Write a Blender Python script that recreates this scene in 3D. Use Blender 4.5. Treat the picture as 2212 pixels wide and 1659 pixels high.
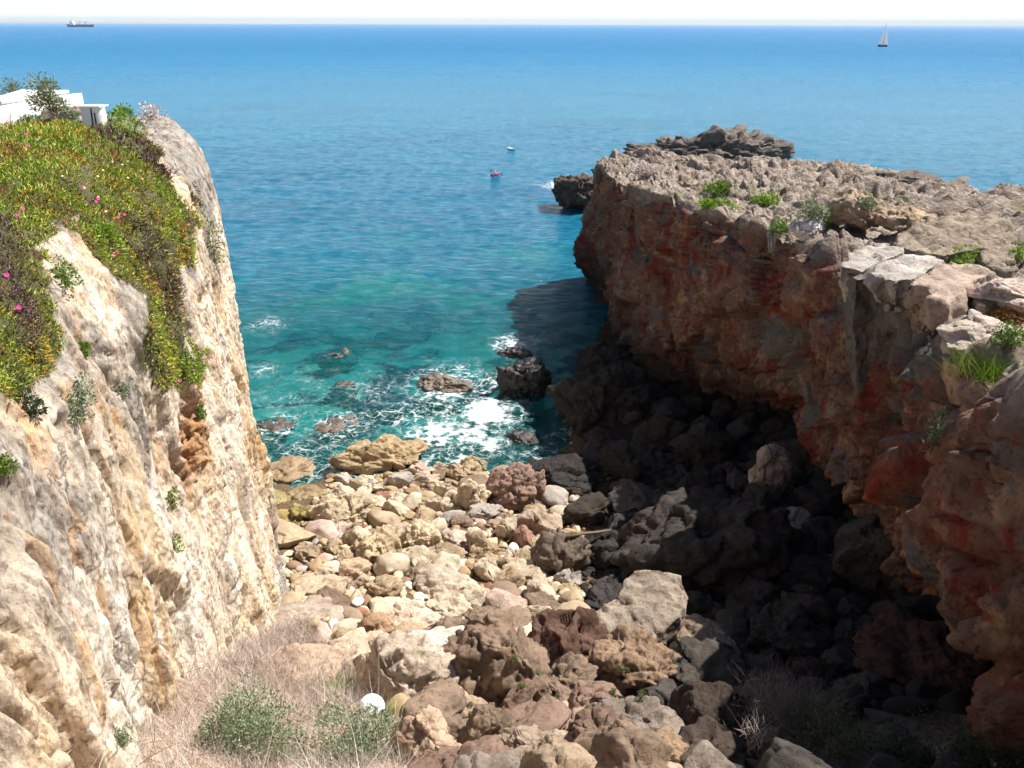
import bpy, bmesh, math, random
import numpy as np
from mathutils import Matrix, Vector, Euler

# ------------------------------------------------------------------ scene, camera, sky, sun, exposure
scene = bpy.context.scene
for o in list(bpy.data.objects): bpy.data.objects.remove(o)
COL = scene.collection
rad = math.radians

CAM = np.array([0.0, 0.0, 25.0])
FPX, PITCH, ROLL = 804.0, 24.12, 0.2
cam_d = bpy.data.cameras.new('camera'); cam = bpy.data.objects.new('camera', cam_d); COL.objects.link(cam)
cam_d.sensor_width = 36.0; cam_d.lens = 36.0*FPX/1024.0; cam_d.clip_start = 0.1; cam_d.clip_end = 80000.0
cam.matrix_world = Matrix.Translation(CAM) @ Euler((rad(90-PITCH), 0, 0)).to_matrix().to_4x4() @ Matrix.Rotation(rad(ROLL), 4, 'Z')
scene.camera = cam

SUN = np.array([0.535, 0.255, 0.805]); SUN /= np.linalg.norm(SUN)      # towards the sun
world = bpy.data.worlds.new('World'); scene.world = world; world.use_nodes = True
wn = world.node_tree.nodes; wl = world.node_tree.links
for n in list(wn): wn.remove(n)
sky = wn.new('ShaderNodeTexSky'); sky.sky_type = 'NISHITA'; sky.sun_disc = False
sky.sun_elevation = math.asin(SUN[2]); sky.sun_rotation = math.atan2(SUN[0], SUN[1])
sky.altitude = 20; sky.air_density = 1.0; sky.dust_density = 0.6; sky.ozone_density = 2.2
bg = wn.new('ShaderNodeBackground'); bg.inputs['Strength'].default_value = 0.05
wo = wn.new('ShaderNodeOutputWorld'); wl.new(bg.outputs[0], wo.inputs[0])
# bright sea haze low in the sky, the same all round the horizon
wt = wn.new('ShaderNodeTexCoord'); ws = wn.new('ShaderNodeSeparateXYZ'); wl.new(wt.outputs['Generated'], ws.inputs[0])
wa = wn.new('ShaderNodeMath'); wa.operation = 'ABSOLUTE'; wl.new(ws.outputs[2], wa.inputs[0])
wr = wn.new('ShaderNodeMapRange'); wr.interpolation_type = 'SMOOTHSTEP'; wl.new(wa.outputs[0], wr.inputs[0])
for k_, v_ in ((1, 0.0), (2, 0.10), (3, 1.0), (4, 0.0)): wr.inputs[k_].default_value = v_
wm = wn.new('ShaderNodeMix'); wm.data_type = 'RGBA'; wl.new(wr.outputs[0], wm.inputs[0]); wl.new(sky.outputs[0], wm.inputs[6]); wm.inputs[7].default_value = (17.5, 18.4, 18.8, 1)
wl.new(wm.outputs[2], bg.inputs[0])

sun_d = bpy.data.lights.new('sun', 'SUN'); sun_d.energy = 4.6; sun_d.angle = rad(0.53); sun_d.color = (1.0, 0.955, 0.88)
sun_o = bpy.data.objects.new('sun', sun_d); COL.objects.link(sun_o); sun_o.location = (60, 30, 90)
sun_o.rotation_euler = Vector(-SUN).to_track_quat('-Z', 'Y').to_euler()

scene.view_settings.view_transform = 'Standard'; scene.view_settings.look = 'None'
scene.view_settings.gamma = 1.0; scene.view_settings.exposure = 0.95
scene.render.engine = 'CYCLES'
scene.cycles.use_denoising = True; scene.cycles.use_adaptive_sampling = True; scene.cycles.adaptive_threshold = .03
scene.cycles.max_bounces = 6; scene.cycles.diffuse_bounces = 3; scene.cycles.glossy_bounces = 2
scene.cycles.transparent_max_bounces = 8; scene.cycles.sample_clamp_indirect = 6.0

# ------------------------------------------------------------------ projection helpers (pixels of a 2212 x 1659 picture)
_p = rad(PITCH); FW = np.array([0, math.cos(_p), -math.sin(_p)]); UP0 = np.array([0, math.sin(_p), math.cos(_p)]); RT0 = np.array([1.0, 0, 0])
_r = rad(ROLL); RT = RT0*math.cos(_r) + UP0*math.sin(_r); UP = -RT0*math.sin(_r) + UP0*math.cos(_r)
K = 1024.0/2212.0
def ray(px, py):
    return FW + RT*((px*K-512)/FPX) - UP*((py*K-384)/FPX)
def at_z(px, py, z):
    d = ray(px, py); t = (z-CAM[2])/d[2]; return CAM + d*t
def at_y(px, py, y):
    d = ray(px, py); return CAM + d*(y/d[1])
def proj(P):
    q = P - CAM; d = q@FW
    return np.stack([(512+FPX*(q@RT)/d)/K, (384-FPX*(q@UP)/d)/K, d], -1)

# ------------------------------------------------------------------ numpy noise
_rs = np.random.RandomState(7)
PERM = _rs.permutation(256).astype(np.int32); PERM = np.concatenate([PERM, PERM, PERM])
GR = _rs.normal(size=(256, 3)); GR = (GR/np.linalg.norm(GR, axis=1, keepdims=True)).astype(np.float32)
RV = _rs.rand(256, 4).astype(np.float32)
def perlin(p):
    p = np.asarray(p, np.float32); i = np.floor(p).astype(np.int32); f = p-i; i &= 255
    u = f*f*f*(f*(f*6-15)+10)
    out = 0
    for dx in (0, 1):
        ix = PERM[(i[..., 0]+dx) & 255]; wx = u[..., 0] if dx else 1-u[..., 0]
        for dy in (0, 1):
            iy = PERM[ix+((i[..., 1]+dy) & 255)]; wy = u[..., 1] if dy else 1-u[..., 1]
            for dz in (0, 1):
                g = GR[PERM[iy+((i[..., 2]+dz) & 255)]]; wz = u[..., 2] if dz else 1-u[..., 2]
                out = out + wx*wy*wz*(g[..., 0]*(f[..., 0]-dx)+g[..., 1]*(f[..., 1]-dy)+g[..., 2]*(f[..., 2]-dz))
    return out*1.6
def fbm(p, octv=5, gain=0.5, lac=2.03):
    a = 1.0; s = 0; q = np.asarray(p, np.float32)
    for k in range(octv):
        s = s + a*perlin(q+k*17.3); q = q*lac; a *= gain
    return s
def ridged(p, octv=4, gain=0.5):
    a = 1.0; s = 0; q = np.asarray(p, np.float32)
    for k in range(octv):
        s = s + a*(1-2*np.abs(perlin(q+k*11.1))); q = q*2.07; a *= gain
    return s
def worley(p):
    p = np.asarray(p, np.float32); i = np.floor(p).astype(np.int32); f = p-i
    sh = p.shape[:-1]; f1 = np.full(sh, 9., np.float32); f2 = f1.copy(); cid = np.zeros(sh, np.int32)
    for dx in (-1, 0, 1):
        for dy in (-1, 0, 1):
            for dz in (-1, 0, 1):
                h = PERM[PERM[PERM[(i[..., 0]+dx) & 255]+((i[..., 1]+dy) & 255)]+((i[..., 2]+dz) & 255)]
                r = RV[h]
                d = (dx+r[..., 0]-f[..., 0])**2+(dy+r[..., 1]-f[..., 1])**2+(dz+r[..., 2]-f[..., 2])**2
                m = d < f1
                f2 = np.where(m, f1, np.minimum(f2, d)); cid = np.where(m, h, cid); f1 = np.where(m, d, f1)
    return np.sqrt(f1), np.sqrt(f2), RV[cid, 3]
def facets(p):
    """cells like worley, plus a random plane over each cell: broken rock faces"""
    p = np.asarray(p, np.float32); i = np.floor(p).astype(np.int32); f = p-i
    sh = p.shape[:-1]; f1 = np.full(sh, 9., np.float32); f2 = f1.copy(); cid = np.zeros(sh, np.int32); pl = np.zeros(sh, np.float32)
    for dx in (-1, 0, 1):
        for dy in (-1, 0, 1):
            for dz in (-1, 0, 1):
                h = PERM[PERM[PERM[(i[..., 0]+dx) & 255]+((i[..., 1]+dy) & 255)]+((i[..., 2]+dz) & 255)]
                r = RV[h]; g = GR[h]
                ox = f[..., 0]-dx-r[..., 0]; oy = f[..., 1]-dy-r[..., 1]; oz = f[..., 2]-dz-r[..., 2]
                d = ox*ox+oy*oy+oz*oz; m = d < f1
                f2 = np.where(m, f1, np.minimum(f2, d)); cid = np.where(m, h, cid); f1 = np.where(m, d, f1)
                pl = np.where(m, ox*g[..., 0]+oy*g[..., 1]+oz*g[..., 2], pl)
    return np.sqrt(f2)-np.sqrt(f1), RV[cid, 3], pl
def sstep(a, b, x):
    t = np.clip((x-a)/(b-a), 0, 1); return t*t*(3-2*t)
def C(r, g, b):
    f = lambda c: (c/255/12.92 if c/255 <= .04045 else ((c/255+.055)/1.055)**2.4)
    return (f(r), f(g), f(b), 1.0)

# ------------------------------------------------------------------ mesh and object helpers
def mesh_np(name, V, F, smooth=True, attrs=None, cols=None):
    V = np.asarray(V, np.float32); F = np.asarray(F, np.int32)
    me = bpy.data.meshes.new(name); k = F.shape[1]
    me.vertices.add(len(V)); me.vertices.foreach_set('co', V.ravel())
    me.loops.add(F.size); me.loops.foreach_set('vertex_index', F.ravel())
    me.polygons.add(len(F)); me.polygons.foreach_set('loop_start', np.arange(0, F.size, k, dtype=np.int32))
    me.polygons.foreach_set('use_smooth', np.full(len(F), smooth))
    me.update(calc_edges=True)
    for n, a in (attrs or {}).items():
        at = me.attributes.new(n, 'FLOAT', 'POINT'); at.data.foreach_set('value', np.asarray(a, np.float32).ravel())
    if cols is not None:
        at = me.color_attributes.new('col', 'FLOAT_COLOR', 'POINT'); at.data.foreach_set('color', np.asarray(cols, np.float32).ravel())
    return me
def link(name, me, mat=None, parent=None, **props):
    o = bpy.data.objects.new(name, me); COL.objects.link(o)
    if mat is not None and me is not None:
        if len(me.materials) == 0: me.materials.append(mat)
    if parent is not None: o.parent = parent
    for k, v in props.items(): o[k] = v
    return o
def empty(name, loc, rz=0, **props):
    o = bpy.data.objects.new(name, None); COL.objects.link(o); o.location = loc; o.rotation_euler = (0, 0, rz)
    for k, v in props.items(): o[k] = v
    return o
def grid_faces(n, m):
    i = np.arange((n-1)*m).reshape(n-1, m)[:, :m-1]
    return np.stack([i, i+1, i+m+1, i+m], -1).reshape(-1, 4)
def grid_normals(P):
    a = np.gradient(P, axis=0); b = np.gradient(P, axis=1); n = np.cross(a, b)
    return n/(np.linalg.norm(n, axis=-1, keepdims=True)+1e-9)
def boxes(lst):
    """list of (cx,cy,cz,sx,sy,sz) -> V,F quads"""
    V = []; F = []
    for cx, cy, cz, sx, sy, sz in lst:
        b = len(V)
        for z in (-1, 1):
            for x, y in ((-1, -1), (1, -1), (1, 1), (-1, 1)): V.append((cx+x*sx/2, cy+y*sy/2, cz+z*sz/2))
        F += [(b, b+3, b+2, b+1), (b+4, b+5, b+6, b+7), (b, b+1, b+5, b+4), (b+1, b+2, b+6, b+5), (b+2, b+3, b+7, b+6), (b+3, b, b+4, b+7)]
    return np.array(V), np.array(F)
def tube(pts, rads, n=6):
    pts = np.array(pts, float); V = []; F = []
    for i, p in enumerate(pts):
        d = pts[min(i+1, len(pts)-1)]-pts[max(i-1, 0)]; d /= np.linalg.norm(d)+1e-9
        a = np.cross(d, [0.3, 0.2, 1.0] if abs(d[2]) < .9 else [1, 0.1, 0]); a /= np.linalg.norm(a); b = np.cross(d, a)
        for k in range(n):
            t = 2*math.pi*k/n; V.append(p+rads[i]*(a*math.cos(t)+b*math.sin(t)))
    for i in range(len(pts)-1):
        for k in range(n):
            F.append((i*n+k, i*n+(k+1) % n, (i+1)*n+(k+1) % n, (i+1)*n+k))
    c = len(V); V.append(pts[-1]); c0 = len(V); V.append(pts[0])
    for k in range(n):
        F.append(((len(pts)-1)*n+k, (len(pts)-1)*n+(k+1) % n, c, c)); F.append(((k+1) % n, k, c0, c0))
    return np.array(V), F
def pydata(name, V, F, smooth=False):
    me = bpy.data.meshes.new(name)
    fs = []
    for f in F:
        g = []
        for i in f:
            if int(i) not in g: g.append(int(i))
        if len(g) > 2: fs.append(g)
    me.from_pydata([tuple(map(float, v)) for v in V], [], fs)
    if smooth: me.polygons.foreach_set('use_smooth', np.full(len(fs), True))
    me.update(); return me
def merge(parts):
    V = []; F = []; b = 0
    for v, f in parts:
        V.append(np.asarray(v)); F += [tuple(int(i)+b for i in g) for g in f]; b += len(v)
    return np.concatenate(V), F

# ------------------------------------------------------------------ node helpers
class M:
    def __init__(s, name):
        s.mat = bpy.data.materials.new(name); s.mat.use_nodes = True; s.t = s.mat.node_tree
        for n in list(s.t.nodes): s.t.nodes.remove(n)
        s.out = s.t.nodes.new('ShaderNodeOutputMaterial')
    def n(s, typ, ins=None, **props):
        nd = s.t.nodes.new('ShaderNode'+typ)
        for k, v in props.items(): setattr(nd, k, v)
        for k, v in (ins or {}).items(): s.set(nd, k, v)
        return nd
    def set(s, nd, k, v):
        inp = nd.inputs[k]
        if isinstance(v, bpy.types.NodeSocket): s.t.links.new(v, inp)
        elif isinstance(v, bpy.types.Node): s.t.links.new(v.outputs[0], inp)
        else: inp.default_value = v
    def pos(s, scale=None):
        g = s.n('NewGeometry').outputs['Position']
        if scale is None: return g
        return s.n('VectorMath', {0: g, 1: scale}, operation='MULTIPLY').outputs[0]
    def noise(s, vec, scale, detail=4, rough=.55, dist=0):
        return s.n('TexNoise', {'Vector': vec, 'Scale': scale, 'Detail': detail, 'Roughness': rough, 'Distortion': dist}).outputs[0]
    def voro(s, vec, scale, feature='F1', rnd=1):
        return s.n('TexVoronoi', {'Vector': vec, 'Scale': scale, 'Randomness': rnd}, feature=feature).outputs['Distance']
    def rng(s, v, a, b, c=0., d=1., smooth=False):
        return s.n('MapRange', {0: v, 1: a, 2: b, 3: c, 4: d}, interpolation_type='SMOOTHSTEP' if smooth else 'LINEAR').outputs[0]
    def math(s, op, a, b=0.):
        return s.n('Math', {0: a, 1: b}, operation=op).outputs[0]
    def mix(s, f, a, b, blend='MIX'):
        nd = s.n('Mix', data_type='RGBA', blend_type=blend)
        s.set(nd, 0, f); s.set(nd, 6, a); s.set(nd, 7, b); return nd.outputs[2]
    def attr(s, name):
        return s.n('Attribute', attribute_name=name)
    def bump(s, h, strength, dist, prev=None):
        nd = s.n('Bump', {'Height': h, 'Strength': strength, 'Distance': dist})
        if prev is not None: s.set(nd, 'Normal', prev)
        return nd.outputs[0]
    def pbsdf(s, **ins):
        nd = s.n('BsdfPrincipled')
        for k, v in ins.items(): s.set(nd, k.replace('_', ' '), v)
        return nd
    def done(s, sh):
        s.t.links.new(sh.outputs[0] if isinstance(sh, bpy.types.Node) else sh, s.out.inputs['Surface']); return s.mat

def simple(name, col, rough=.6, var=.12, scale=3., spec=.3, bump=0.):
    m = M(name); p = m.pos(); f = m.noise(p, scale, 5, .6)
    c = m.mix(f, tuple(x*(1-var) for x in col[:3])+(1,), tuple(min(1, x*(1+var)) for x in col[:3])+(1,))
    ins = dict(Base_Color=c, Roughness=rough, Specular_IOR_Level=spec)
    if bump: ins['Normal'] = m.bump(m.noise(p, scale*4, 5), .5, bump)
    return m.done(m.pbsdf(**ins))

def mat_left_cliff():
    m = M('limestone_cream'); p = m.pos(); st = m.pos((1.0, 1.0, .22))
    big = m.noise(st, .35, 4, .6); mid = m.noise(st, 1.4, 5, .6); fine = m.noise(p, 9, 6, .7)
    c = m.mix(m.rng(big, .38, .62), C(238, 228, 212), C(220, 188, 144))
    c = m.mix(m.rng(mid, .50, .68), c, C(240, 234, 226))
    grey = m.noise(m.pos((.9, .9, .10)), .8, 5, .55)
    c = m.mix(m.rng(grey, .57, .7, 0, .8), c, C(172, 162, 152))
    rust = m.noise(m.pos((1, 1, .3)), .55, 6, .65, .4)
    c = m.mix(m.rng(rust, .57, .73, 0, .75), c, C(188, 142, 92))
    at = m.attr('grey').outputs['Fac']; g2 = m.noise(st, 2.2, 5, .6)
    c = m.mix(m.math('MULTIPLY', at, m.rng(g2, .3, .62, .55, 1.)), c, m.mix(m.rng(m.noise(m.pos((1, 1, .2)), 3, 4), .35, .65), C(168, 163, 158), C(120, 114, 110)))
    sk = m.noise(m.pos((2.6, 2.6, .07)), 1.0, 5, .65); c = m.mix(m.rng(sk, .55, .66, 0, .55), c, C(122, 104, 88)); sk2 = m.noise(m.pos((1.7, 1.7, .06)), 1.3, 4, .6); c = m.mix(m.rng(sk2, .58, .68, 0, .6), c, C(212, 160, 100))
    soil = m.attr('veg').outputs['Fac']
    c = m.mix(m.math('MULTIPLY', soil, .9), c, m.mix(m.noise(p, 6, 4), C(86, 74, 48), C(70, 82, 34)))
    c = m.mix(m.math('MULTIPLY', m.attr('brown').outputs['Fac'], m.rng(mid, .3, .6, .5, 1)), c, C(176, 128, 82))
    pa = m.rng(m.noise(m.pos((1, 1, .5)), 12., 4, .6, .3), .535, .60); pb_ = m.rng(m.noise(m.pos((1, 1, .30)), 4.6, 5, .6, .4), .555, .615)
    pz = m.rng(m.noise(m.pos((1, 1, .4)), .7, 3, .5), .36, .58, .25, 1.)
    pa = m.math('MULTIPLY', pa, pz); pb_ = m.math('MULTIPLY', pb_, pz)
    c = m.mix(m.math('MULTIPLY', pa, .62), c, m.mix(1., c, (.42, .34, .28, 1), 'MULTIPLY')); c = m.mix(m.math('MULTIPLY', pb_, .6), c, m.mix(1., c, (.46, .38, .31, 1), 'MULTIPLY'))
    gn = m.noise(p, 30, 4, .7); c = m.mix(m.rng(gn, .42, .66, 0, .30), c, m.mix(1., c, (.58, .52, .47, 1), 'MULTIPLY'))
    def crk(vs, sc, wd, seed):
        wp = m.n('VectorMath', {0: m.pos(vs), 1: m.n('VectorMath', {0: m.n('TexNoise', {'Vector': m.pos(), 'Scale': 1.3, 'Detail': 5.}).outputs['Color'], 1: (1.1, 1.1, 1.1)}, operation='MULTIPLY').outputs[0]}, operation='ADD').outputs[0]
        wp = m.n('VectorMath', {0: wp, 1: (seed, seed, seed)}, operation='ADD').outputs[0]
        return m.math('MULTIPLY', m.rng(m.voro(wp, sc, 'DISTANCE_TO_EDGE'), 0, wd, 1, 0), m.rng(m.noise(m.pos(), .6, 4), .48, .60))
    ck = m.math('MAXIMUM', crk((1, 1, .28), 1.1, .035, 3.), crk((1, 1, .9), .8, .03, 9.))
    c = m.mix(m.math('MULTIPLY', ck, .75), c, C(84, 66, 52))
    z = m.n('SeparateXYZ', {0: p}).outputs[2]
    c = m.mix(m.rng(z, .4, 1.6, .85, 0), c, C(58, 48, 40))
    b = m.bump(m.noise(m.pos((1, 1, .35)), 3.4, 9, .72), .7, .16)
    b = m.bump(m.rng(m.voro(m.pos((1, 1, .6)), 6.5), 0, .45), .6, .07, b)
    b = m.bump(ck, -1., .22, b); b = m.bump(pb_, -.9, .20, b); b = m.bump(pa, -.9, .08, b); b = m.bump(fine, .7, .05, b)
    return m.done(m.pbsdf(Base_Color=c, Roughness=.92, Specular_IOR_Level=.15, Normal=b))
def mat_right_cliff():
    m = M('limestone_red'); p = m.pos(); st = m.pos((1, 1, .45))
    a = m.noise(st, .34, 7, .68, .6); b1 = m.noise(p, .95, 7, .66); fine = m.noise(p, 7, 6, .7)
    face = m.mix(m.rng(a, .40, .64), C(124, 108, 96), C(138, 74, 52))
    face = m.mix(m.rng(b1, .52, .64, 0, .9), face, C(172, 140, 108))
    face = m.mix(m.rng(m.noise(st, .6, 7, .66), .53, .60, 0, .9), face, C(124, 42, 28))
    face = m.mix(m.rng(m.noise(p, .45, 7, .66), .55, .61, 0, .95), face, C(104, 102, 102))
    face = m.mix(m.rng(m.noise(m.pos((1, 1, .25)), .9, 5, .6, .4), .60, .70, 0, .8), face, C(52, 42, 38))
    face = m.mix(m.rng(m.noise(p, .42, 3, .5, .3), .64, .72, 0, .8), face, C(190, 124, 62))
    top = m.mix(m.rng(m.noise(p, .8, 5, .6), .38, .66), C(172, 160, 148), C(140, 118, 104))
    top = m.mix(m.rng(m.noise(p, 1.6, 5), .60, .7, 0, .8), top, C(212, 202, 190))
    top = m.mix(m.rng(m.noise(p, .45, 4), .50, .66, 0, .65), top, C(120, 104, 92)); top = m.mix(m.rng(m.noise(p, .25, 5, .65), .55, .66, 0, .55), top, C(132, 126, 82))
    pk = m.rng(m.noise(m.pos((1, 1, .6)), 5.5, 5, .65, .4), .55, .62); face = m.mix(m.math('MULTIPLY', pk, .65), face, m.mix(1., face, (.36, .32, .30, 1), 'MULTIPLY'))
    tk = m.rng(m.noise(p, 2.4, 6, .7, .5), .52, .60); top = m.mix(m.math('MULTIPLY', tk, .7), top, m.mix(1., top, (.42, .38, .36, 1), 'MULTIPLY'))
    c = m.mix(m.attr('top').outputs['Fac'], face, top)
    c = m.mix(m.math('MULTIPLY', m.attr('greyb').outputs['Fac'], .9), c, C(112, 106, 98))
    c = m.mix(m.math('MULTIPLY', m.rng(fine, .58, .72), .5), c, C(70, 54, 46))
    def crk(vs, sc, wd, seed):
        wp = m.n('VectorMath', {0: m.pos(vs), 1: m.n('VectorMath', {0: m.n('TexNoise', {'Vector': m.pos(), 'Scale': 1.3, 'Detail': 5.}).outputs['Color'], 1: (1.1, 1.1, 1.1)}, operation='MULTIPLY').outputs[0]}, operation='ADD').outputs[0]
        wp = m.n('VectorMath', {0: wp, 1: (seed, seed, seed)}, operation='ADD').outputs[0]
        return m.math('MULTIPLY', m.rng(m.voro(wp, sc, 'DISTANCE_TO_EDGE'), 0, wd, 1, 0), m.rng(m.noise(m.pos(), .6, 4), .48, .60))
    ck = m.math('MAXIMUM', crk((1, 1, .6), .7, .035, 3.), crk((1, 1, 1.2), 1.5, .04, 9.))
    c = m.mix(m.math('MULTIPLY', ck, .45), c, C(46, 38, 33))
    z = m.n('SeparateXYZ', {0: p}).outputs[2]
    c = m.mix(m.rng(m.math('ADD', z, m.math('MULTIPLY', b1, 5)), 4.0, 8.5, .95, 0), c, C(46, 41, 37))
    c = m.n('HueSaturation', {'Saturation': .95, 'Color': c}).outputs[0]
    b = m.bump(m.noise(p, 2.6, 8, .68), .8, .30); b = m.bump(m.rng(m.voro(p, 4.5), 0, .5), .5, .07, b); b = m.bump(fine, .6, .05, b)
    b = m.bump(ck, -.8, .18, b); b = m.bump(pk, -.8, .14, b); b = m.bump(tk, -.8, .16, b)
    return m.done(m.pbsdf(Base_Color=c, Roughness=.92, Specular_IOR_Level=.15, Normal=b))
def mat_rock(name, rough=.9, spec=.2, pits=.55, bs=.7):
    m = M(name); p = m.pos(); oi = m.n('ObjectInfo'); col = oi.outputs['Color']
    p = m.n('VectorMath', {0: p, 1: m.n('CombineXYZ', {0: m.math('MULTIPLY', oi.outputs['Random'], 40.)}).outputs[0]}, operation='ADD').outputs[0]
    a = m.noise(p, 1.1, 5, .6); f = m.noise(p, 11, 6, .7); st = m.noise(p, 2.7, 5, .6, .6)
    c = m.mix(m.rng(a, .35, .65), m.mix(.35, col, C(120, 104, 88), 'MULTIPLY'), m.mix(1., col, (1.22, 1.2, 1.17, 1), 'MULTIPLY'))
    c = m.mix(m.rng(st, .58, .70, 0, .6), c, m.mix(1., c, (1.0, .80, .60, 1), 'MULTIPLY'))
    c = m.mix(m.rng(m.noise(p, .9, 6, .7, .5), .56, .66, 0, .55), c, m.mix(1., c, (.52, .50, .50, 1), 'MULTIPLY'))
    c = m.mix(m.math('MULTIPLY', m.rng(f, .56, .68), pits), c, m.mix(1., c, (.38, .34, .32, 1), 'MULTIPLY'))
    pk = m.rng(m.noise(p, 6.5, 4, .6, .4), .55, .62); c = m.mix(m.math('MULTIPLY', pk, pits), c, m.mix(1., c, (.45, .40, .36, 1), 'MULTIPLY'))
    def crk(vs, sc, wd, seed):
        wp = m.n('VectorMath', {0: m.n('VectorMath', {0: p, 1: vs}, operation='MULTIPLY').outputs[0], 1: m.n('VectorMath', {0: m.n('TexNoise', {'Vector': m.pos(), 'Scale': 1.3, 'Detail': 5.}).outputs['Color'], 1: (1.1, 1.1, 1.1)}, operation='MULTIPLY').outputs[0]}, operation='ADD').outputs[0]
        wp = m.n('VectorMath', {0: wp, 1: (seed, seed, seed)}, operation='ADD').outputs[0]
        return m.math('MULTIPLY', m.rng(m.voro(wp, sc, 'DISTANCE_TO_EDGE'), 0, wd, 1, 0), m.rng(m.noise(m.pos(), .6, 4), .48, .60))
    ck = crk((1, 1, 1), 1.0, .03, 5.); c = m.mix(m.math('MULTIPLY', ck, pits*1.2), c, m.mix(1., c, (.3, .26, .23, 1), 'MULTIPLY'))
    c = m.n('HueSaturation', {'Saturation': .83, 'Color': c}).outputs[0]
    b = m.bump(m.noise(p, 4, 9, .70), bs, .17); b = m.bump(ck, -1.2*pits, .12, b); b = m.bump(pk, -.8*pits, .10, b); b = m.bump(f, .5, .035, b)
    return m.done(m.pbsdf(Base_Color=c, Roughness=rough, Specular_IOR_Level=spec, Normal=b))
def mat_floor():
    m = M('shingle_ground'); p = m.pos(); a = m.noise(p, .5, 4); f = m.noise(p, 6, 6, .7)
    c = m.mix(m.rng(a, .4, .6), C(104, 86, 66), C(84, 68, 54)); c = m.mix(m.rng(f, .5, .7, 0, .6), c, C(140, 122, 98))
    z = m.n('SeparateXYZ', {0: p}).outputs[2]
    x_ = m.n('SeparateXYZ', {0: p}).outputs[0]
    c = m.mix(m.math('MULTIPLY', m.rng(x_, 3, 6, 0, .9), m.rng(z, 8, 10, 1, 0)), c, C(36, 32, 29))  # ground on the shadow side painted darker to deepen the headland shade
    c = m.mix(m.rng(z, 8.5, 11, 0, 1), c, m.mix(m.noise(p, 3, 5), C(146, 128, 110), C(180, 162, 142)))
    rockp = m.noise(p, .16, 4, .6, .6)
    sea = m.mix(m.rng(rockp, .50, .57), C(176, 196, 150), C(34, 38, 52))
    c = m.mix(m.rng(z, -.5, -1.0, 0, 1), c, sea)
    b = m.bump(m.voro(p, 5), .7, .12); b = m.bump(f, .5, .06, b)
    return m.done(m.pbsdf(Base_Color=c, Roughness=.95, Specular_IOR_Level=.1, Normal=b))
def mat_sea():
    m = M('sea_water'); p = m.pos()
    xyz = m.n('SeparateXYZ', {0: p}); y = xyz.outputs[1]; x = xyz.outputs[0]
    dist = m.n('VectorMath', {0: p}, operation='LENGTH').outputs['Value']
    ld = m.math('LOGARITHM', dist, 10.)
    ramp = m.n('ValToRGB', {0: m.rng(ld, 1.6, 3.9)})
    cr = ramp.color_ramp; cr.elements[0].position = 0; cr.elements[0].color = (.010, .18, .145, 1)
    cr.elements[1].position = 1; cr.elements[1].color = (.08, .270, .540, 1)
    for ps, cc in ((.10, (.004, .135, .165, 1)), (.20, (.003, .128, .235, 1)), (.33, (.006, .185, .325, 1)), (.52, (.018, .225, .450, 1)), (.75, (.045, .240, .510, 1))):
        e = cr.elements.new(ps); e.color = cc
    c = ramp.outputs[0]
    pat = m.noise(m.pos((.5, 1, 1)), .035, 4, .6, .5)
    c = m.mix(m.math('MULTIPLY', m.rng(pat, .48, .66), m.rng(dist, 60, 400, .55, .2)), c, m.mix(.55, c, (.004, .035, .12, 1)))
    pat2 = m.noise(p, .05, 3, .5, .4)
    c = m.mix(m.math('MULTIPLY', m.rng(pat2, .52, .68), m.rng(dist, 60, 130, .85, 0)), c, (.010, .23, .16, 1))
    clear = m.attr('clear').outputs['Fac']; fo = m.attr('foam').outputs['Fac']
    # waves: three scales of relief
    w0 = m.noise(m.pos((.45, 1, 1)), .22, 5, .6, .4); w1 = m.noise(m.pos((.55, 1, 1)), .9, 6, .65, .3); w2 = m.noise(m.pos((.7, 1, 1)), 4.5, 3, .6)
    b = m.bump(w0, m.rng(dist, 50, 3000, .5, .9), m.rng(dist, 50, 4000, .9, 6.)); b = m.bump(w1, 1.0, m.rng(dist, 50, 1200, .55, 3.0), b); b = m.bump(w2, m.rng(dist, 50, 250, .7, .0), .08, b)
    w3 = m.noise(m.pos((.35, 1, 1)), .055, 5, .65, .3); w4 = m.noise(m.pos((.3, 1, 1)), .012, 6, .7, .2)
    def wmod(w, lo, hi, d0, d1, d2, d3):
        return m.math('MULTIPLY', m.math('MULTIPLY', m.rng(w, lo, hi, -1, 1), m.rng(dist, d0, d1, 0, 1)), m.rng(dist, d2, d3, 1, 0))
    c0 = m.noise(m.pos((1.3, .6, 1)), .45, 5, .65, .3); c3 = m.noise(m.pos((1.8, .45, 1)), .16, 5, .68, .3); c4 = m.noise(m.pos((2.4, .3, 1)), .06, 6, .72, .2)
    wv = m.math('ADD', m.math('ADD', wmod(w1, .36, .64, 1, 2, 120, 500), wmod(c0, .36, .64, 60, 150, 500, 2500)), m.math('ADD', wmod(c3, .36, .64, 250, 700, 2500, 9000), wmod(c4, .36, .64, 900, 2500, 9000, 30000)))
    c = m.mix(m.rng(wv, 0, -1, 0, .42), c, m.mix(.5, c, (0, .03, .10, 1))); c = m.mix(m.rng(wv, 0, 1, 0, .42), c, m.mix(.45, c, (.10, .42, .58, 1)))  # ripple light and shade put into the water colour
    # foam lace
    warp = m.n('VectorMath', {0: p, 1: m.n('VectorMath', {0: m.n('TexNoise', {'Vector': p, 'Scale': .8, 'Detail': 4.}).outputs['Color'], 1: (1.9, 1.9, 0)}, operation='MULTIPLY').outputs[0]}, operation='ADD').outputs[0]
    e1 = m.voro(warp, .75, 'DISTANCE_TO_EDGE'); e2 = m.voro(warp, 2.2, 'DISTANCE_TO_EDGE')
    brk = m.noise(p, 1.7, 5, .65); brk2 = m.noise(p, .45, 4, .6)
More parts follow.
